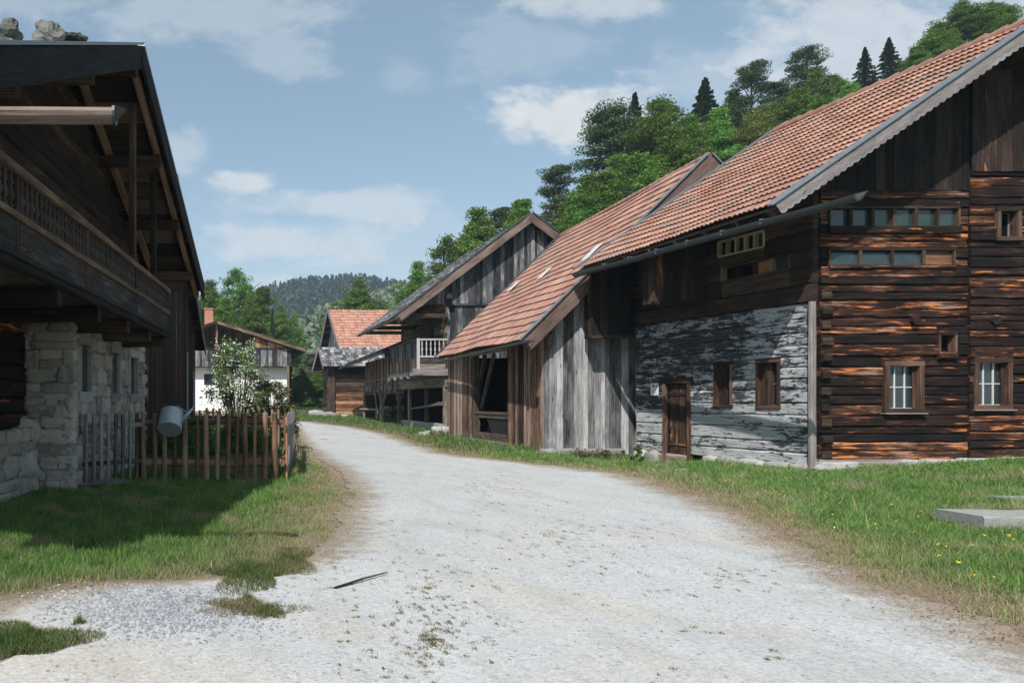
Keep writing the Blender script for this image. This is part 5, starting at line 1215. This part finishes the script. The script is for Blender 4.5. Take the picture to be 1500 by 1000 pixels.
# right hillside wood: trees placed individually
TR = [  # kind, var, name, x, ytop, z, wide, label
 ('broad', 1, 'broadleaf_tree', 612, 388, 96, .8, 'thin light green treetop just showing left of the granary roof'),
 ('broad', 2, 'broadleaf_tree', 655, 350, 66, .8, 'young green tree above the lower granary roof slope'),
 ('broad', 3, 'broadleaf_tree', 700, 312, 68, .9, 'green tree rising behind the middle of the granary roof'),
 ('pine', 1, 'pine_tree', 738, 300, 74, .9, 'small dark conifer left of the granary gable peak'),
 ('broad', 4, 'broadleaf_tree', 765, 300, 66, .8, 'green tree directly behind the granary gable peak'),
 ('pine', 2, 'pine_tree', 815, 243, 72, .85, 'solitary dark pine with layered crown above the granary ridge'),
 ('broad', 5, 'broadleaf_tree', 850, 290, 64, 1.0, 'leafy tree below the pine and left of the barn ridge'),
 ('pine', 3, 'pine_tree', 895, 152, 78, 1.15, 'tall blue green pine at the left end of the hillside wood'),
 ('broad', 1, 'broadleaf_tree', 905, 235, 66, 1.0, 'bright green tree under the tall pine'),
 ('spruce', 1, 'spruce_tree', 930, 138, 84, 1.5, 'narrow spruce tip behind the tall left pine'),
 ('broad', 2, 'broadleaf_tree', 965, 150, 74, 1.15, 'large fresh green tree above the barn ridge'),
 ('broad', 3, 'broadleaf_tree', 1010, 175, 72, .9, 'green tree left of the dark spruce spire'),
 ('spruce', 2, 'spruce_tree', 1033, 116, 84, 2.0, 'dark slender spruce spire above the barn peak'),
 ('broad', 4, 'broadleaf_tree', 1055, 185, 66, .8, 'leafy green tree right of the barn peak'),
 ('pine', 1, 'pine_tree', 1100, 90, 86, 1.0, 'dark pine with bare branches left of the round topped pine'),
 ('olive', 1, 'broadleaf_tree', 1130, 155, 72, .8, 'olive yellow tree above the far edge of the farmhouse roof'),
 ('broad', 5, 'broadleaf_tree', 1085, 215, 60, .75, 'low green tree at the far verge of the farmhouse roof'),
 ('pine', 4, 'pine_tree', 1182, 70, 88, 1.15, 'round topped dark pine standing above the farmhouse roof'),
 ('broad', 1, 'broadleaf_tree', 1195, 110, 76, 1.0, 'bright green tree in front of the round topped pine'),
 ('broad', 2, 'broadleaf_tree', 1235, 120, 72, .9, 'green tree between round pine and small spruce'),
 ('spruce', 3, 'spruce_tree', 1267, 70, 84, 1.7, 'small thin spruce in the gap of the wood'),
 ('spruce', 1, 'spruce_tree', 1302, 56, 84, 1.9, 'dark spruce at the left foot of the largest tree'),
 ('broad', 3, 'broadleaf_tree', 1338, 78, 78, .9, 'dark green tree under the largest tree'),
 ('broad', 5, 'broadleaf_tree', 1410, 2, 80, 1.5, 'largest broad green tree at the top of the wood'),
 ('broad', 4, 'broadleaf_tree', 1310, 120, 66, .8, 'low green tree along the farmhouse ridge'),
 ('broad', 2, 'broadleaf_tree', 1470, 10, 90, .9, 'green treetop behind the farmhouse ridge at the right'),
 ('broad', 1, 'broadleaf_tree', 1245, 128, 68, 1.3, 'fresh green tree low along the ridge under the small spruce'),
 ('broad', 2, 'broadleaf_tree', 1290, 122, 70, 1.0, 'dull green tree low along the ridge under the dark spruce'),
 ('broad', 4, 'broadleaf_tree', 1342, 72, 74, 1.1, 'green tree filling the foot of the largest tree at its left'),
 ('broad', 3, 'broadleaf_tree', 1170, 135, 70, 1.3, 'green tree low behind the ridge under the round topped pine'),
 ('olive', 2, 'broadleaf_tree', 1105, 165, 66, 1.1, 'yellowish young tree beside the olive tree near the ridge end'),
 ('broad', 1, 'broadleaf_tree', 1052, 165, 76, 1.0, 'green tree between the dark spruce spire and the dark pine'),
 ('broad', 5, 'broadleaf_tree', 985, 190, 66, 1.1, 'green tree low behind the barn ridge left of the barn peak'),
 ('broad', 2, 'broadleaf_tree', 935, 230, 64, 1.1, 'green tree low behind the middle of the barn ridge'),
 ('broad', 3, 'broadleaf_tree', 868, 262, 66, 1.3, 'green tree between solitary pine and tall pine'),
 ('broad', 5, 'broadleaf_tree', 1450, 5, 82, 1.7, 'broad green crown touching the largest tree on its right'),
 ('broad', 4, 'broadleaf_tree', 1378, 38, 76, 1.3, 'green crown under the left half of the largest tree'),
 ('pine', 5, 'pine_tree', 1140, 122, 84, 1.0, 'dark pine between the bare branched pine and the round topped pine'),
 ('broad', 2, 'broadleaf_tree', 1222, 112, 86, 1.0, 'dark green tree right behind the round topped pine'),
 ('broad', 4, 'broadleaf_tree', 1322, 92, 88, 1.1, 'dark green tree right behind the dark ridge spruce'),
 ('broad', 3, 'broadleaf_tree', 945, 178, 82, 1.1, 'dull green tree beside the narrow spruce tip'),
 ('broad', 1, 'broadleaf_tree', 1075, 145, 88, 1.1, 'dull green tree left behind the bare branched pine'),
 ('broad', 4, 'broadleaf_tree', 930, 200, 90, 1.0, 'shaded green tree deeper in the wood behind the pine'),
 ('pine', 2, 'pine_tree', 1005, 195, 96, 1.1, 'shaded pine deep in the wood over the barn ridge'),
 ('broad', 1, 'broadleaf_tree', 1150, 140, 94, 1.1, 'shaded tree deep in the wood behind the olive tree'),
 ('broad', 3, 'broadleaf_tree', 1270, 120, 92, 1.1, 'shaded tree deep behind the small spruce'),
]
for k, v, nm, x, yt, z, wd, lb in TR: tree(k, v, nm, x, yt, z, lb, group='trees on the hillside behind the roofs', wide=wd)
TL = [('broad', 2, 345, 397, 118, 1.0, 'tallest bright green tree behind the white house'), ('broad', 3, 308, 415, 112, .95, 'yellow green tree left behind the white house chimney'), ('broad', 4, 385, 425, 116, .95, 'green tree behind the middle of the white house roof'),
      ('broad', 5, 412, 447, 112, .8, 'green tree right of the reddish dead spruce'), ('broad', 1, 432, 462, 120, .7, 'rightmost low green tree behind the white house'), ('spruce', 2, 399, 452, 104, .7, 'dark spruce standing before the green trees'),
      ('broad', 5, 365, 440, 102, .8, 'lower green tree just above the white house ridge'), ('broad', 1, 330, 440, 100, .9, 'low green tree behind the white house gable peak'), ('broad', 5, 525, 411, 112, 1.15, 'single round green tree above the red tiled roof')]
for k, v, x, yt, z, wd, lb in TL: tree(k, v, 'spruce_tree' if k == 'spruce' else 'broadleaf_tree', x, yt, z, lb, group='trees behind the far houses' , wide=wd)
# bushes down the lane end
for i, (x, yt, z, wd, lb) in enumerate(((445, 540, 84, 1.6, 'light green bush beside the white house wall'), (465, 548, 82, 1.6, 'green bush between white house and log store'), (455, 520, 95, 1.3, 'taller green bush behind the lane end'), (435, 552, 78, 1.3, 'low bush at the corner of the white house'), (478, 556, 90, 1.5, 'small bush behind the log store corner'))):
    tree('broad' if i % 2 else 'silver', 2+i % 3, 'bush', x, yt, z, lb, 'bush', 'bushes at the end of the lane', wide=wd)

# ------------------------------------------------------------------ far hills and woods
def hill(name, ys, ridge, z0, depth, seed):
    xs = np.linspace(-500, 2200, 120); V = []; n = 26
    for j in range(n):
        t = j/(n-1); z = z0+depth*t
        for x in xs:
            top = (PY-np.interp(x, ridge[0], ridge[1]))/F*(z0+depth)+CH; X = (x-PX)/F*(z0+depth)
            V.append((X, z, -4+(top+4)*float(ss(t, 0, 1))+2*mnoise.noise(Vector((X*.02, z*.02, seed)))))
    m_ = len(xs); Fc = [[j*m_+i, j*m_+i+1, (j+1)*m_+i+1, (j+1)*m_+i] for j in range(n-1) for i in range(m_-1)]
    me = bpy.data.meshes.new(name); me.from_pydata(V, [], Fc); me.polygons.foreach_set('use_smooth', [True]*len(me.polygons))
    me.materials.append(M['hillgreen']); o = bpy.data.objects.new(name, me); COL.objects.link(o); tag(o, kind='structure'); return xs
M['hillgreen'] = simple('hill_green', (.045, .075, .03), .95, nscale=.05, namt=.3)
def farwood(name, label, ridge, z0, depth, N, hr, cone, pal, xr, seed):
    rs = np.random.RandomState(seed); VV = []; CC = []
    lo, hi = map(np.array, pal)
    for i in range(N):
        t = rs.uniform(.12, 1.0)**.8; z = z0+depth*t; x = rs.uniform(*xr); X = (x-PX)/F*(z0+depth)
        top = (PY-np.interp(x, ridge[0], ridge[1]))/F*(z0+depth)+CH; b = -4+(top+4)*float(ss(t, 0, 1)); h = rs.uniform(*hr); cx = np.array([X, z, b])
        isc = rs.rand() < cone
        col = lo+(hi-lo)*rs.rand()
        n = 46; th = rs.uniform(0, 6.28, n); s = rs.uniform(0, 1, n)
        if isc: r = h*.17*(1-s)+.1; zz = h*(.1+.9*s)
        else: r = h*.36*np.sqrt(np.clip(1-(2*s-1)**2, 0, 1)); zz = h*(.35+.6*s)
        P = cx+np.stack([np.cos(th)*r, np.sin(th)*r, zz], 1)
        nrm = np.stack([np.cos(th), np.sin(th), np.full(n, .5)], 1)+rs.normal(size=(n, 3))*.4; nrm /= np.linalg.norm(nrm, axis=1, keepdims=True)
        tt = np.cross(nrm, rs.normal(size=(n, 3))); tt /= np.linalg.norm(tt, axis=1, keepdims=True); bb = np.cross(nrm, tt); sz = h*.085*rs.uniform(.6, 1.3, (n, 1))*(1.0 if isc else 1.3)
        VV.append(np.stack([P-tt*sz, P-bb*sz, P+tt*sz, P+bb*sz], 1).reshape(-1, 3)); CC.append(np.repeat(col*rs.uniform(.7, 1.3, (n, 1)), 4, 0))
    me = quadmesh(name, np.concatenate(VV), np.concatenate(CC), 'needle'); o = bpy.data.objects.new(name, me); COL.objects.link(o); tag(o, label, 'forest', kind='stuff')
R1x = ([-500, 200, 330, 400, 450, 520, 560, 600, 800, 1200, 2200], [520, 500, 470, 437, 430, 425, 433, 440, 430, 400, 380])
hill('far_hill', None, R1x, 430, 200, 1)
farwood('far_forest', 'dark conifer forest covering the far hill', R1x, 430, 200, 2600, (10, 15), .85, ((.012, .028, .016), (.032, .055, .03)), (200, 900), 5)
R2x = ([-500, 300, 420, 470, 520, 560, 600, 700, 1000, 2200], [575, 560, 505, 478, 462, 450, 440, 425, 380, 340])
hill('near_hill', None, R2x, 190, 110, 2)
farwood('hillside_wood', 'pale grey green mixed wood on the nearer slope', R2x, 190, 110, 1500, (6, 9), .25, ((.07, .10, .06), (.15, .185, .11)), (200, 900), 6)

# ------------------------------------------------------------------ garden plants
def shrub(name, label, cx, cy, z0, h, w_, n, sz, cols, seed, blossom=0, trunk=True, cat='shrub'):
    e = empty(name, (cx, cy, z0), label, cat); rs = np.random.RandomState(seed); P = []
    ncl = max(8, n//70)
    mb = MB()
    for i in range(ncl):
        th = rs.uniform(0, 6.28); t = rs.uniform(.12, 1); rr = rs.uniform(.2, 1)**.6*w_/2*(1.05-.6*t*t)
        c = np.array([math.cos(th)*rr, math.sin(th)*rr*.8, h*t]); r = rs.uniform(.06, .2)*w_*.7
        d = rs.normal(size=(n//ncl, 3)); d *= r*.5; P.append(c+d)
        if trunk: mb.cyl((cx+rs.uniform(-.08, .08), cy, z0), (cx+c[0], cy+c[1], z0+c[2]), .018, .005, n=5, seg=4, wob=.05)
    P = np.concatenate(P); P[:, 2] = np.clip(P[:, 2], .02, None); t = NR.uniform(0, 1, len(P))[:, None]; C = np.array(cols[0])*(1-t)+np.array(cols[1])*t
    me = leafmesh('foliage', P, sz, C, up=.2, mat='herb'); o = bpy.data.objects.new('foliage', me); COL.objects.link(o); o.parent = e
    if trunk: mb.build('stem', M['trunk'], e)
    if blossom:
        sel = P[(P[:, 2] > h*.35) & (P[:, 0] < w_*.3)]; sel = sel[rs.permutation(len(sel))[:blossom]]; sel = sel+rs.normal(size=sel.shape)*.03
        sel = np.repeat(sel, 3, 0)+rs.normal(size=(len(sel)*3, 3))*.018
        me = leafmesh('blossom', sel, .03, np.ones((len(sel), 3)), up=.4, mat='blossom'); o = bpy.data.objects.new('blossom', me); COL.objects.link(o); o.parent = e
    return e
shrub('flowering_shrub', 'tall white blossoming shrub inside the garden fence', at(348, 0, 23.6).x, 23.6, .0, 3.45, 2.3, 7500, .048, ((.07, .16, .03), (.19, .32, .08)), 3, blossom=1500)
shrub('leafy_bush', 'reddish green leafy bush at the right garden corner', at(396, 0, 23.9).x, 23.9, .0, 2.2, 1.9, 8000, .045, ((.05, .07, .02), (.16, .17, .07)), 4)
shrub('garden_hedge', 'dense dark green plants low behind the picket fence', at(275, 0, 20.3).x, 20.3, .02, 1.0, 2.0, 9000, .04, ((.07, .17, .03), (.14, .28, .06)), 5, trunk=False, cat='plants')
shrub('garden_bed_plants', 'green leafy bed plants below the flowering shrub', at(355, 0, 20.9).x, 20.9, .02, .8, 2.0, 7000, .04, ((.07, .17, .03), (.14, .28, .06)), 6, trunk=False, cat='plants')
shrub('fern', 'light green fern at the foot of the farmhouse corner', at(931, 0, 20.9).x, 20.9, -.3, .55, .5, 900, .035, ((.06, .14, .02), (.14, .26, .05)), 8, trunk=False, cat='fern')
shrub('weed_clump', 'dry brown weeds below the barn gable boards', at(870, 0, 21.9).x, 21.9, -.08, .22, 1.3, 900, .03, ((.07, .06, .03), (.16, .13, .07)), 9, trunk=False, cat='weeds')
mb = MB(); p = G3(*gx(645, 641)); mb.stone(p+Vector((0, 0, .18)), (1, 0, 0), (0, 1, 0), (0, 0, 1), .42, .35, .32, rough=.2); mb.stone(p+Vector((-.5, .1, .08)), (1, 0, 0), (0, 1, 0), (0, 0, 1), .35, .3, .2, rough=.2); o = mb.build('mossy_boulder', M['granite'], smooth=True); tag(o, 'rounded boulder heap at the far corner of the tiled barn', 'boulder')
shrub('dry_grass_clump', 'straw coloured dry grass clump around the boulder heap', p.x-.25, p.y-.3, .0, .28, 1.2, 900, .035, ((.16, .14, .07), (.32, .28, .16)), 10, trunk=False, cat='grass clump')
# granite slabs right
for (p0_, p1_, wy, hz2, lb) in (((9.55, 9.35), (12.4, 9.1), .72, .2, 'large grey granite block set in the lawn edge'), ((12.2, 11.3), (15.0, 11.2), .5, .12, 'thin flat granite slab behind the large block')):
    mb = MB(); z_ = float(gh(*p0_))+hz2/2-.02; mb.beam((*p0_, z_), (*p1_, z_), wy, hz2, jit=.02, seg=12, ch=.02); o = mb.build('granite_slab', M['granite']); tag(o, lb, 'slab', 'granite slabs in the lawn')
mb = MB(); mb.beam(G3(*gx(940, 690), .0), G3(*gx(1003, 690), .0), .5, .1, jit=.02, seg=4); o = mb.build('step_stone', M['granite']); tag(o, 'flat pale step stone before the plank door', 'stone')
mb = MB(); a = G3(*gx(490, 864), .02); c = G3(*gx(568, 846), .03); mb.cyl(a, a.lerp(c, .5)+Vector((0, 0, .01)), .012, .011, n=7, seg=4, wob=.01); mb.cyl(a.lerp(c, .5)+Vector((0, 0, .01)), c, .011, .006, n=7, seg=4, wob=.01); o = mb.build('dry_stick', M['beam_old']); tag(o, 'thin dry stick lying on the gravel lane', 'stick')

# ------------------------------------------------------------------ grass
def blades(X, Y, H, Wd, C, dz=0.0, lean=.45):
    n = len(X); Z = gh(X, Y)+dz; th = NR.uniform(0, 2*np.pi, n); ln = NR.uniform(.05, lean, n)*H; la = NR.uniform(0, 2*np.pi, n)
    dx, dyv = np.cos(th)*Wd/2, np.sin(th)*Wd/2; lx, ly = np.cos(la)*ln, np.sin(la)*ln
    b0 = np.stack([X-dx, Y-dyv, Z-.01], 1); b1 = np.stack([X+dx, Y+dyv, Z-.01], 1)
    m0 = np.stack([X-dx*.7+lx*.35, Y-dyv*.7+ly*.35, Z+H*.55], 1); m1 = np.stack([X+dx*.7+lx*.35, Y+dyv*.7+ly*.35, Z+H*.55], 1)
    t0 = np.stack([X-dx*.1+lx, Y-dyv*.1+ly, Z+H*.95], 1); t1 = np.stack([X+dx*.1+lx, Y+dyv*.1+ly, Z+H*.95], 1)
    V = np.concatenate([np.stack([b0, b1, m1, m0], 1), np.stack([m0, m1, t1, t0], 1)], 1).reshape(-1, 3)
    return V, np.repeat(C, 8, 0)
def vnoise(X, Y, s, o=0.0):
    return np.array([mnoise.noise(Vector((float(a)*s, float(b)*s, o))) for a, b in zip(X, Y)])
inside = lambda X, Y: ((X > 13.35+(Y-16.47)*K1) & (Y > 16.3) & (Y < 23)) | ((X > 9.9) & (Y > 22.3) & (Y < 35)) | ((X < -2.62+(Y-12.9)*KL) & (Y > 12.75)) | ((X > 11.3) & (Y > 35)) | ((X < -3.2+(Y-12.9)*KL) & (Y < 13))
DRY = .85
def lawn(name, label, n, xr, yr, hr, wd, seed, keep):
    rs = np.random.RandomState(seed); X = rs.uniform(*xr, n); u = rs.uniform(0, 1, n); Y = yr[0]*(yr[1]/yr[0])**u if yr[0] > 0 else rs.uniform(*yr, n)
    rd = -roadness(X, Y); big = vnoise(X, Y, .55, 3); sm_ = vnoise(X, Y, 3.0, 7)
    vis = (X/Y*F+PX > -420) & (X/Y*F+PX < 1950) & ((X/Y*F+PX < 1560) | (rs.rand(n) < .5))
    dist = rd+sm_*.5+big*.25
    k = (~inside(X, Y)) & vis & keep(X, Y, rd) & (rs.uniform(0, 1, n) < np.clip(.08+dist*1.5, .0, 1)) & (dist > -.02)
    X, Y, dist, big, sm_ = X[k], Y[k], dist[k], big[k], sm_[k]; m_ = len(X)
    far = np.clip(Y/9, .9, 3.2); tall = rs.rand(m_) < .018
    H = rs.uniform(*hr, m_)*(.35+np.clip(dist, 0, 1)*.75)*(1+sm_*.7+big*.3)*np.clip(far, 1, 1.2); W_ = wd*rs.uniform(.6, 1.3, m_)*far; H = np.where(tall, H*2.0, H); W_ = np.where(rs.rand(m_) < .04, W_*2.2, W_)
    dry = np.clip(1.15-dist*DRY+rs.normal(size=m_)*.28-big*.7, 0, 1)[:, None]*.9; dry = np.maximum(dry, (rs.rand(m_, 1) < .14)*.7); dry = np.maximum(dry, np.clip((vnoise(X, Y, 1.1, 40)+vnoise(X, Y, 3.7, 41)*.6-.22)*2.6, 0, .8)[:, None])
    g0_ = np.array([.03, .11, .018]); g1_ = np.array([.16, .29, .055]); t = rs.uniform(0, 1, (m_, 1)); t = np.clip(t+sm_[:, None]*.6, 0, 1)
    C = g0_*(1-t)+g1_*t; C = C*(1-dry)+np.array([.36, .29, .18])*dry*rs.uniform(.6, 1.2, (m_, 1))
    V, CC = blades(X, Y, H, W_, C, lean=.95); me = quadmesh(name, V, CC, 'grass'); o = bpy.data.objects.new(name, me); COL.objects.link(o); tag(o, label, 'grass', kind='stuff')
lawn('lawn_grass', 'short green lawn grass left of the gravel lane', 400000, (-7.5, 2.4), (5.2, 21), (.035, .095), .006, 21, lambda X, Y, r: (X < edgeL(Y)+.3))
lawn('verge_grass', 'green grass verge with dry edge right of the lane', 560000, (3.4, 21), (4.6, 24), (.04, .105), .007, 22, lambda X, Y, r: (X > edgeR(Y)-.3))
lawn('distant_grass', 'grass strips along the far part of the lane', 160000, (-6, 26), (22, 80), (.07, .2), .012, 23, lambda X, Y, r: np.ones(len(X), bool))
# small islands of grass and dry litter on the lane
def patch(name, label, spots, seed, hr, green, cat='grass'):
    rs = np.random.RandomState(seed); XX = []; YY = []; HH = []; GG = []
    for (x, y, rx, ry, n, gr) in spots:
        cx_, cy_ = gx(x, y); rxw = rx/F*cy_; ryw = abs(gx(x, y-ry)[1]-cy_)
        a = rs.uniform(0, 6.28, n); r = rs.uniform(0, 1, n)**.6; r = r*(1+.35*np.sin(a*3+x)+.2*np.sin(a*5+y)); XX.append(cx_+np.cos(a)*r*rxw); YY.append(cy_+np.sin(a)*r*ryw); HH.append(rs.uniform(*hr, n)*(1.15-r*.6)); GG.append(np.full(n, gr)*(1.2-r*.5))
    X, Y, H, Gn = map(np.concatenate, (XX, YY, HH, GG)); t = rs.uniform(0, 1, (len(X), 1)); gr = np.clip(Gn[:, None]+rs.normal(size=(len(X), 1))*.25, 0, 1)
    C = (np.array([.035, .085, .012])*(1-t)+np.array([.10, .18, .035])*t)*gr+np.array([.36, .27, .17])*(1-gr)*rs.uniform(.5, 1.2, (len(X), 1))
    V, CC = blades(X, Y, H, .005*rs.uniform(.6, 1.4, len(X)), C, dz=.012, lean=1.0); me = quadmesh(name, V, CC, 'grass'); o = bpy.data.objects.new(name, me); COL.objects.link(o); tag(o, label, cat, kind='stuff')
patch('grass_tufts', 'green grass islands at the left edge of the gravel', [(20, 948, 95, 26, 9000, .95), (365, 842, 62, 22, 7000, .9), (420, 822, 40, 18, 3500, .6), (360, 893, 70, 12, 1800, .35), (392, 898, 22, 8, 700, .8), (115, 918, 8, 3, 120, .9), (110, 946, 6, 2, 60, .8), (362, 882, 10, 4, 200, .9)], 31, (.03, .09), .9)
rs = np.random.RandomState(5); sp_ = []
cc = [(rs.uniform(480, 1250), rs.uniform(700, 985)) for _ in range(26)]
for i in range(480):
    q = rs.rand()
    if q < .33: x, y = rs.normal(640, 36), rs.normal(895, 38)
    elif q < .42: x, y = rs.uniform(480, 760), rs.uniform(760, 990)
    elif q < .62: x, y = rs.normal(850, 70), rs.normal(795, 22)
    elif q < .72: x, y = rs.normal(720, 30), rs.normal(715, 10)
    else: c_ = cc[rs.randint(26)]; x, y = rs.normal(c_[0], 26), rs.normal(c_[1], 9)
    if y < 690 or y > 999: continue
    sp_.append((x, y, rs.uniform(2, 9)*(.4+(y-588)/400), rs.uniform(1, 3)*(.4+(y-588)/400), int(rs.uniform(4, 46)), rs.uniform(-.25, .25)))
sp_.append((632, 938, 20, 14, 900, .45))
patch('dry_tufts', 'sparse dry grass tufts scattered over the gravel lane', sp_, 32, (.006, .020), .4)
# litter along right edge of lane
def litter(name, label, n, seed, pts_fn, size, cols, mat='herb'):
    rs = np.random.RandomState(seed); X, Y = pts_fn(rs, n); P = np.stack([X, Y, gh(X, Y)+.02+rs.uniform(0, .012, len(X))], 1)
    t = rs.uniform(0, 1, (len(X), 1)); C = np.array(cols[0])*(1-t)+np.array(cols[1])*t; me = leafmesh(name, P, size, C, up=3.0, mat=mat); o = bpy.data.objects.new(name, me); COL.objects.link(o); tag(o, label, 'litter', kind='stuff')
def lp(rs, n):
    Y = rs.uniform(4.6, 14, n); X = edgeR(Y)+rs.normal(size=n)*.32+.1; return X, Y
litter('dry_leaf_litter', 'orange brown dry leaf litter along the right lane edge', 5200, 41, lp, .011, ((.22, .12, .06), (.5, .33, .18)))
def lp2(rs, n): Y = rs.uniform(5.5, 13, n); X = edgeL(Y)+rs.normal(size=n)*.2; return X, Y
litter('brown_litter', 'brown litter along the left lane edge', 2200, 42, lp2, .010, ((.2, .12, .07), (.42, .3, .18)))
# loose stones
def stones(name, label, n, seed, fn, size, mat='granite'):
    rs = np.random.RandomState(seed); X, Y = fn(rs, n); S = size*rs.uniform(.4, 1.2, len(X))**1.5; Z = gh(X, Y)+.012
    base = np.array([[-1, -1, 0], [1, -1, 0], [1, 1, 0], [-1, 1, 0], [-.6, -.6, .8], [.6, -.6, .8], [.6, .6, .8], [-.6, .6, .8]])*np.array([1, 1, .7]); f = np.array([[4, 5, 6, 7], [0, 1, 5, 4], [1, 2, 6, 5], [2, 3, 7, 6], [3, 0, 4, 7]])
    V = base[None]*(1+rs.normal(size=(len(X), 8, 3))*.22)*S[:, None, None]; a = rs.uniform(0, 6.28, len(X)); ca, sa = np.cos(a)[:, None], np.sin(a)[:, None]
    V = np.stack([V[..., 0]*ca-V[..., 1]*sa, V[..., 0]*sa+V[..., 1]*ca, V[..., 2]], -1)+np.stack([X, Y, Z], 1)[:, None]
    Fc = (f[None]+np.arange(len(X))[:, None, None]*8).reshape(-1, 4); me = bpy.data.meshes.new(name); me.from_pydata(V.reshape(-1, 3).tolist(), [], Fc.tolist())
    at_ = me.attributes.new('rnd', 'FLOAT', 'FACE'); at_.data.foreach_set('value', np.repeat(rs.uniform(0, 1, len(X)), 5).astype(np.float32)); me.materials.append(M[mat])
    o = bpy.data.objects.new(name, me); COL.objects.link(o); tag(o, label, 'gravel', kind='stuff')
def s1(rs, n):
    x = rs.normal(240, 75, n); y = rs.normal(893, 20, n); k = (y > 858) & (y < 960) & (x > -20); x, y = x[k], y[k]; z = CH*F/(y-PY); return (x-PX)/F*z, z
M['chip'] = stone_mat('gravel_chip', (.15, .155, .165), (.27, .28, .295), (.43, .435, .445), bs=.3)
stones('coarse_gravel', 'coarse bluish gravel chips at the left of the lane', 5200, 51, s1, .012, 'chip')
def s2(rs, n):
    y = rs.uniform(4.1, 16, n)**1.0; a = edgeL(y); b = edgeR(y); return a+(b-a)*rs.uniform(0, 1, n), y
stones('loose_pebbles', 'small loose pebbles scattered over the lane', 14000, 52, s2, .0055, 'chip')
# dandelions
def fl_(rs, n): Y = rs.uniform(6, 14, n); X = edgeR(Y)+rs.gamma(2.0, .9, n)+.5; return X, Y
rs = np.random.RandomState(61); X, Y = fl_(rs, 60); P = np.stack([X, Y, gh(X, Y)+rs.uniform(.07, .13, 60)], 1); P = np.repeat(P, 6, 0)+rs.normal(size=(360, 3))*.006
me = leafmesh('dandelion_flowers', P, .013, np.ones((len(P), 3)), up=1.0, mat='yellow'); o = bpy.data.objects.new('dandelion_flowers', me); COL.objects.link(o); tag(o, 'small yellow dandelion flowers dotted in the right verge', 'flowers', kind='stuff')

# ------------------------------------------------------------------ haze
def haze():
    mb = MB(); mb.box((0, 380, 70), 2400, 900, 190); m = bpy.data.materials.new('haze'); m.use_nodes = True; nt = m.node_tree; nt.nodes.clear(); g = G(nt)
    v = g.n('VolumePrincipled', {'Color': (.62, .80, .98), 'Density': .00036}); out = g.n('OutputMaterial'); g.L.new(v.outputs[0], out.inputs['Volume'])
    o = mb.build('haze', m); tag(o, kind='stuff')
    import bmesh
    bm = bmesh.new(); bm.from_mesh(o.data); bmesh.ops.remove_doubles(bm, verts=bm.verts, dist=.01); bmesh.ops.recalc_face_normals(bm, faces=bm.faces); bm.to_mesh(o.data); bm.free()
haze()
